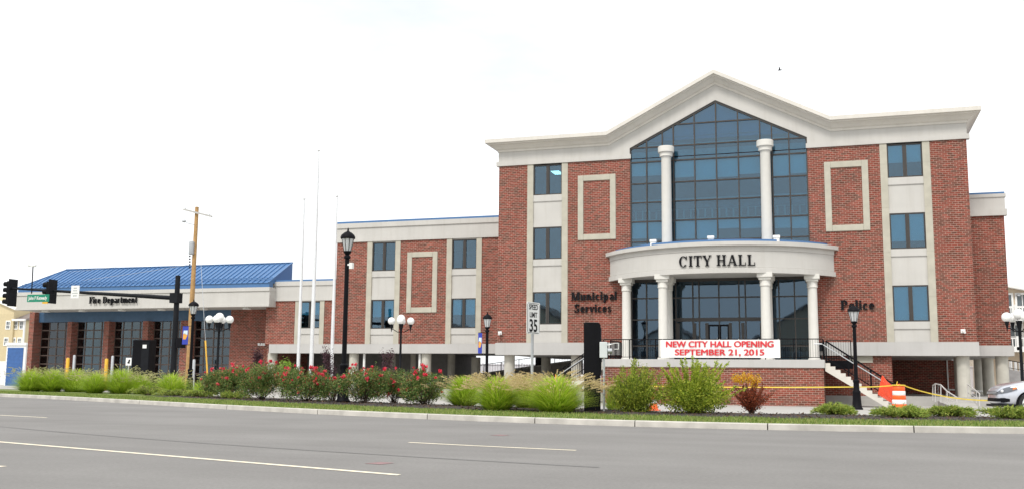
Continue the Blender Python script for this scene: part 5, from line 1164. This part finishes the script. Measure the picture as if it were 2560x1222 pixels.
def rose(loc, R_, H_, seed, label, nbl=26):
    rng = np.random.default_rng(seed); root = empty('rose_bush', loc, 0, label, 'rose bush', 'red flowering rose bushes')
    nl = 34; C = np.zeros((nl, 3)); a = rng.uniform(0, 6.283, nl); q = rng.uniform(.1, 1, nl) ** .6
    C[:, 0] = R_ * .78 * q * np.cos(a); C[:, 1] = R_ * .78 * q * np.sin(a); C[:, 2] = H_ * (.25 + .72 * rng.uniform(0, 1, nl) * (1.08 - .3 * q))
    rr_ = rng.uniform(.16, .30, nl) * (R_ / .75)
    Ps, Ds = [], []
    for c, r_ in zip(C, rr_):
        n = int(3600 * (r_ / .25) ** 2 / 18) ; d = unit(rng.normal(size=(n, 3))); Ps.append(c + d * r_ * rng.uniform(.35, 1.0, (n, 1)) * np.array([1, 1, .85])); Ds.append(d + rng.normal(0, .6, (n, 3)))
    st_, sg = [], []
    for c in C:
        b0 = np.array([rng.normal(0, .06), rng.normal(0, .06), -.05]); mid = c * np.array([.55, .55, .6]); sg += [(b0, mid), (mid, c)]
        tip = c + unit(rng.normal(size=3) + np.array([0, 0, 1.2])) * rr_[0] * rng.uniform(1.1, 1.9); sg.append((c, tip)); m_ = 14
        u = rng.uniform(0, 1, (m_, 1)); Ps.append(c + (tip - c) * u); Ds.append(rng.normal(size=(m_, 3)) + np.array([0, 0, .3]))
    V, F = leaves(np.concatenate(Ps), np.concatenate(Ds), .062, .036, rng); np_mesh('foliage', V, F, M_ROSELEAF, root)
    sticks(sg, .011, .006).build('stems', M_BARK, root, local=True)
    if not BLOOMS:
        for s in range(4): V, F = bloom_mesh(s); BLOOMS.append(np_mesh('bloom', V, F, M_ROSE).data); bpy.data.objects.remove([o for o in COL.objects if o.data == BLOOMS[-1]][0])
    for k in range(int(nbl * 1.7)):
        j = rng.integers(nl); c = C[j]
        if c[2] < H_ * .45 and rng.uniform() < .75: j = int(np.argmax(C[:, 2] + rng.uniform(0, .6, nl))); c = C[j]
        d = unit(rng.normal(size=3) + np.array([0, -.9, .9])); o = bpy.data.objects.new('bloom', BLOOMS[k % 4]); COL.objects.link(o); o.parent = root; o.location = tuple(c + d * rr_[j] * rng.uniform(.9, 1.08)); s = rng.uniform(.8, 1.6); o.scale = (s, s, s); o.rotation_euler = (rng.uniform(-.4, .4), rng.uniform(-.4, .4), rng.uniform(0, 6))
    return root
RO = [(575, 996, 62, 926, 40.2, 'leftmost red rose bush, next to the low junipers', 24), (655, 1003, 58, 912, 37.2, 'tallest red rose bush left of the flagpoles', 20), (765, 1007, 66, 924, 36.0, 'red rose bush between the tallest flagpole and the black lamp', 34), (910, 1010, 58, 922, 34.6, 'red rose bush just right of the tall black lamp', 22), (985, 1008, 42, 926, 35.6, 'narrow red rose bush below the five globe lamp', 16), (1062, 1011, 56, 932, 34.0, 'sparse red rose bush beside the ornamental grass', 18), (830, 1000, 26, 935, 37.5, 'small red rose bush hidden behind the tall black lamp', 6)]
for i, (px, py, hw_, pt_, t_, lab, nbl) in enumerate(RO):
    p = gt(px, t_); H_ = att(px, pt_, t_)[2] - p[2]; rose(tuple(p), hw_ * t_ / FPX * 1.22, H_ * 1.0, 100 + i, lab, nbl)
def mound(loc, R_, H_, seed, label, group, n=2600, mt=M_JUN):
    rng = np.random.default_rng(seed); root = empty('juniper_mound', loc, 0, label, 'juniper', group); sg, Ps, Ds = [], [], []
    for k in range(46):
        a = rng.uniform(0, 6.283); le = R_ * rng.uniform(.45, 1.05); d = np.array([math.cos(a), math.sin(a), 0]); h = H_ * rng.uniform(.55, 1.05) * (1.15 - .55 * (le / R_) ** 2); P0 = np.array([0, 0, 0.]) + d * .08; P1 = d * le * .5 + np.array([0, 0, h]); P2_ = d * le + np.array([0, 0, h * rng.uniform(.45, .85)])
        sg += [(P0, P1), (P1, P2_)]; m_ = n // 46; u = rng.uniform(.12, 1, (m_, 1)); Q = (1 - u) ** 2 * P0 + 2 * u * (1 - u) * (P1 * 1.15) + u * u * P2_; T = unit(2 * (1 - u) * (P1 - P0) + 2 * u * (P2_ - P1))
        Ps.append(Q + rng.normal(0, .028, (m_, 3))); Ds.append(T + rng.normal(0, .55, (m_, 3)) + np.array([0, 0, .35]))
    V, F = leaves(np.concatenate(Ps), np.concatenate(Ds), .10, .02, rng); np_mesh('foliage', V, F, mt, root); sticks(sg, .012, .005).build('stems', M_BARK, root, local=True)
    return root
for i, (px, pt_, hw_, t_, lab) in enumerate(((2088, 1008, 56, 27.4, 'low juniper mound just left of the porch lamp post'), (2250, 1013, 66, 25.8, 'low juniper mound in front of the orange barrel'), (2375, 1015, 62, 26.6, 'low juniper mound before the grey ramp'), (2520, 1014, 74, 25.6, 'low juniper mound in front of the silver car'))):
    p = gt(px, t_); mound(tuple(p), hw_ * t_ / FPX, (att(px, pt_, t_)[2] - p[2]) * 1.0, 200 + i, lab, 'junipers along the right verge', 8000)
for i, (px, pt_, hw_, t_, lab) in enumerate(((370, 962, 50, 44, 'spreading juniper below the small dark grass'), (440, 972, 56, 42.5, 'spreading juniper before the signal mast'), (500, 978, 40, 41.5, 'spreading juniper beside the leftmost rose bush'), (585, 985, 36, 39, 'low dark juniper under the leftmost rose bush'))):
    p = gt(px, t_); mound(tuple(p), hw_ * t_ / FPX, max(.3, att(px, pt_, t_)[2] - p[2]), 210 + i, lab, 'junipers at the left verge', 3600)
def shrub(loc, name, label, cat, R_, H_, seed, ns, leaf, nleaf, mt, base=.1, flare=1., spread=.05, sizes=(.05, .028)):
    rng = np.random.default_rng(seed); root = empty(name, loc, 0, label, cat); sg, Ps, Ds = [], [], []
    for k in range(ns):
        a = rng.uniform(0, 6.283); q = rng.uniform(0, 1) ** .7; d = np.array([math.cos(a), math.sin(a), 0]); P0 = d * base * q; ln = rng.uniform(.55, 1.0)
        tip = d * R_ * q * flare * ln * 1.05 + np.array([0, 0, H_ * (1 - .45 * q ** 1.5) * ln]); mid = (P0 + tip) * .5 + d * .05 * R_ * rng.uniform(-1, .4) + np.array([0, 0, .06])
        sg += [(P0, mid), (mid, tip)]; m_ = nleaf // ns; u = rng.uniform(leaf, 1, (m_, 1)); Q = (1 - u) ** 2 * P0 + 2 * u * (1 - u) * mid + u * u * tip; T = unit(tip - P0)
        rad = spread * (1.25 - u); Ps.append(Q + rng.normal(0, 1, (m_, 3)) * rad); Ds.append(T + rng.normal(0, .75, (m_, 3)))
    V, F = leaves(np.concatenate(Ps), np.concatenate(Ds), *sizes, rng); np_mesh('foliage', V, F, mt, root); sticks(sg, .008, .003).build('stems', M_STEM if mt is not M_RUST else M_BARK, root, local=True)
    return root
p = gt(1588, 28.0); k = 28.0 / FPX; shrub(tuple(p), 'green_shrub', 'bushy green shrub right of the black slab and meter post', 'shrub', 94 * k, att(1588, 893, 28.0)[2] - p[2], 301, 120, .08, 15000, M_SHRUB, .3, 1.0, .10, (.055, .03))
p = gt(1733, 27.6); k = 27.6 / FPX; big_sh = shrub(tuple(p), 'green_shrub', 'large green shrub with long upright shoots before the banner', 'shrub', 120 * k, (att(1733, 874, 27.6)[2] - p[2]) * .72, 302, 60, .12, 9000, M_SHOOT, .22, 1.15, .035, (.062, .03))
rng = np.random.default_rng(5); n = 5200; d = unit(rng.normal(size=(n, 3))); P = d * np.array([1.05, .8, .46]) * rng.uniform(.4, 1, (n, 1)) + np.array([0, 0, .46]); V, F = leaves(P, d + rng.normal(0, .6, (n, 3)), .07, .04, rng); np_mesh('lower_foliage', V, F, M_SHRUB, big_sh)
rng = np.random.default_rng(15); sg, Ps, Ds = [], [], []
for q_ in range(30):
    a = rng.uniform(0, 6.283); o_ = (rng.uniform(0, 1) ** .8); ln = rng.uniform(.86, 1.12); hh_ = (att(1733, 884, 27.6)[2] - .05) * .93; tip = np.array([math.cos(a) * 1.25 * o_ * ln, math.sin(a) * .8 * o_ * ln, hh_ * (1.04 - .26 * o_) * ln]); P0 = np.array([math.cos(a) * .15 * o_, math.sin(a) * .15 * o_, .1]); mid = (P0 + tip) / 2 + np.array([0, 0, .05]); sg += [(P0, mid), (mid, tip)]
    m_ = 210; u_ = rng.uniform(.3, 1, (m_, 1)); Ps.append((1 - u_) ** 2 * P0 + 2 * u_ * (1 - u_) * mid + u_ * u_ * tip + rng.normal(0, .018, (m_, 3))); Ds.append(unit(tip - P0) * .9 + rng.normal(0, .6, (m_, 3)))
V, F = leaves(np.concatenate(Ps), np.concatenate(Ds), .06, .026, rng); np_mesh('long_shoots', V, F, M_SHOOT, big_sh); sticks(sg, .007, .003).build('stems', M_STEM, big_sh, local=True)
p = gt(1879, 28.2); k = 28.2 / FPX; rs = shrub(tuple(p), 'autumn_shrub', 'rust red shrub with a golden yellow top before the brick base', 'shrub', 66 * k, att(1879, 940, 28.2)[2] - p[2], 303, 60, .25, 4200, M_RUST, .06, 1.0, .05, (.05, .028))
rng = np.random.default_rng(8); n = 750; C = np.array([[-.26, -.05, .98], [-.1, -.1, 1.06], [.05, -.05, .92], [.12, -.05, 1.0], [-.36, -.05, 1.0]]); j = rng.integers(0, 5, n); d = unit(rng.normal(size=(n, 3))); P = C[j] + d * rng.uniform(.05, .19, (n, 1)) * np.array([1, 1, .75]); V, F = leaves(P, d + np.array([[0, 0, -.9]]), .07, .026, rng); np_mesh('golden_leaves', V, F, M_GOLD, rs)
sticks([((0, 0, .1), (-.15, -.03, .6)), ((-.15, -.03, .6), (-.26, -.05, .98)), ((0, 0, .1), (.02, -.04, .6)), ((.02, -.04, .6), (.08, -.05, .95)), ((-.15, -.03, .6), (-.1, -.1, 1.05))], .014, .008).build('stems', M_BARK, rs, local=True)
def small_tree(px, py_top, t_, wpx, seed, label, mt, n=1500, nm='purple_tree', tr=.3):
    p = gt(px, t_); H_ = att(px, py_top, t_)[2] - p[2]; R_ = wpx * t_ / FPX; rng = np.random.default_rng(seed); root = empty(nm, tuple(p), 0, label, 'tree', 'small purple leaved trees' if nm == 'purple_tree' else None); sg = [((0, 0, -.1), (0.02, 0, H_ * .5)), ((.02, 0, H_ * .5), (.04, 0, H_ * .8))]; Ps, Ds = [], []
    for k in range(16):
        z = H_ * rng.uniform(tr, .8); a = rng.uniform(0, 6.283); ln = R_ * rng.uniform(.5, 1.1) * (1.2 - z / H_); tip = np.array([math.cos(a) * ln, math.sin(a) * ln, z + rng.uniform(.2, .55) * H_ * .35]); sg.append((np.array([.02, 0, z]), tip)); m_ = n // 16; u = rng.uniform(.25, 1.05, (m_, 1)); Ps.append(np.array([.02, 0, z]) * (1 - u) + tip * u + rng.normal(0, .11, (m_, 3))); Ds.append(rng.normal(size=(m_, 3)))
    V, F = leaves(np.concatenate(Ps), np.concatenate(Ds), .085, .05, rng); np_mesh('crown', V, F, mt, root); sticks(sg, .03, .012).build('trunk', M_BARK, root, local=True)
small_tree(641, 862, 52, 22, 401, 'small purple leaved tree against the brick corner of the fire station', M_PURPLE)
small_tree(815, 862, 52, 17, 402, 'small purple leaved tree between the flagpole and the tall lamp', M_PURPLE)
small_tree(968, 866, 52, 26, 403, 'small purple leaved tree left of the five globe lamp', M_PURPLE)
small_tree(705, 886, 46, 30, 404, 'bright lime green sapling behind the tallest rose bush', M_LIME, 1300, 'lime_sapling', .35)
# lawn blades along the verge, too many to count
rng = np.random.default_rng(1); n = 60000; x = rng.uniform(-46, 17, n); xk = np.linspace(-47, 18, 400); yk = np.array([K(v) for v in xk]); s = rng.uniform(.17, 3.6, n) * (.97 + .06 * np.sin(x * 3.1)); y = np.interp(x, xk, yk) + s
B = np.stack([x, y, .128 - .008 * s - .005], 1); V, F, _, _ = blades(B, rng.uniform(.03, .085, n), rng.uniform(0, 6.283, n), rng.uniform(.01, .05, n), None, .014, rng, 2, .6)
tag(np_mesh('grass', V, F, M_LAWN), 'short green grass along the kerb of the verge', 'grass', None, 'stuff')
# bark chips and fallen leaves on the mulch
n = 2600; x = rng.uniform(-19, 13, n); s = rng.uniform(3.7, 7.9, n); y = np.interp(x, xk, yk) + s; P = np.stack([x, y, np.array([g(a, c) for a, c in zip(x, y)]) + .035], 1); D = rng.normal(size=(n, 3)) * np.array([1, 1, .25]); V, F = leaves(P, D, .08, .035, rng, .1)
tag(np_mesh('bark_chips', V, F, leafy('bark_chip', [(.05, .03, .02), (.10, .06, .04), (.16, .10, .06)], .9, .05)), 'scattered bark chips on the dark mulch bed', 'bark chips', None, 'stuff')
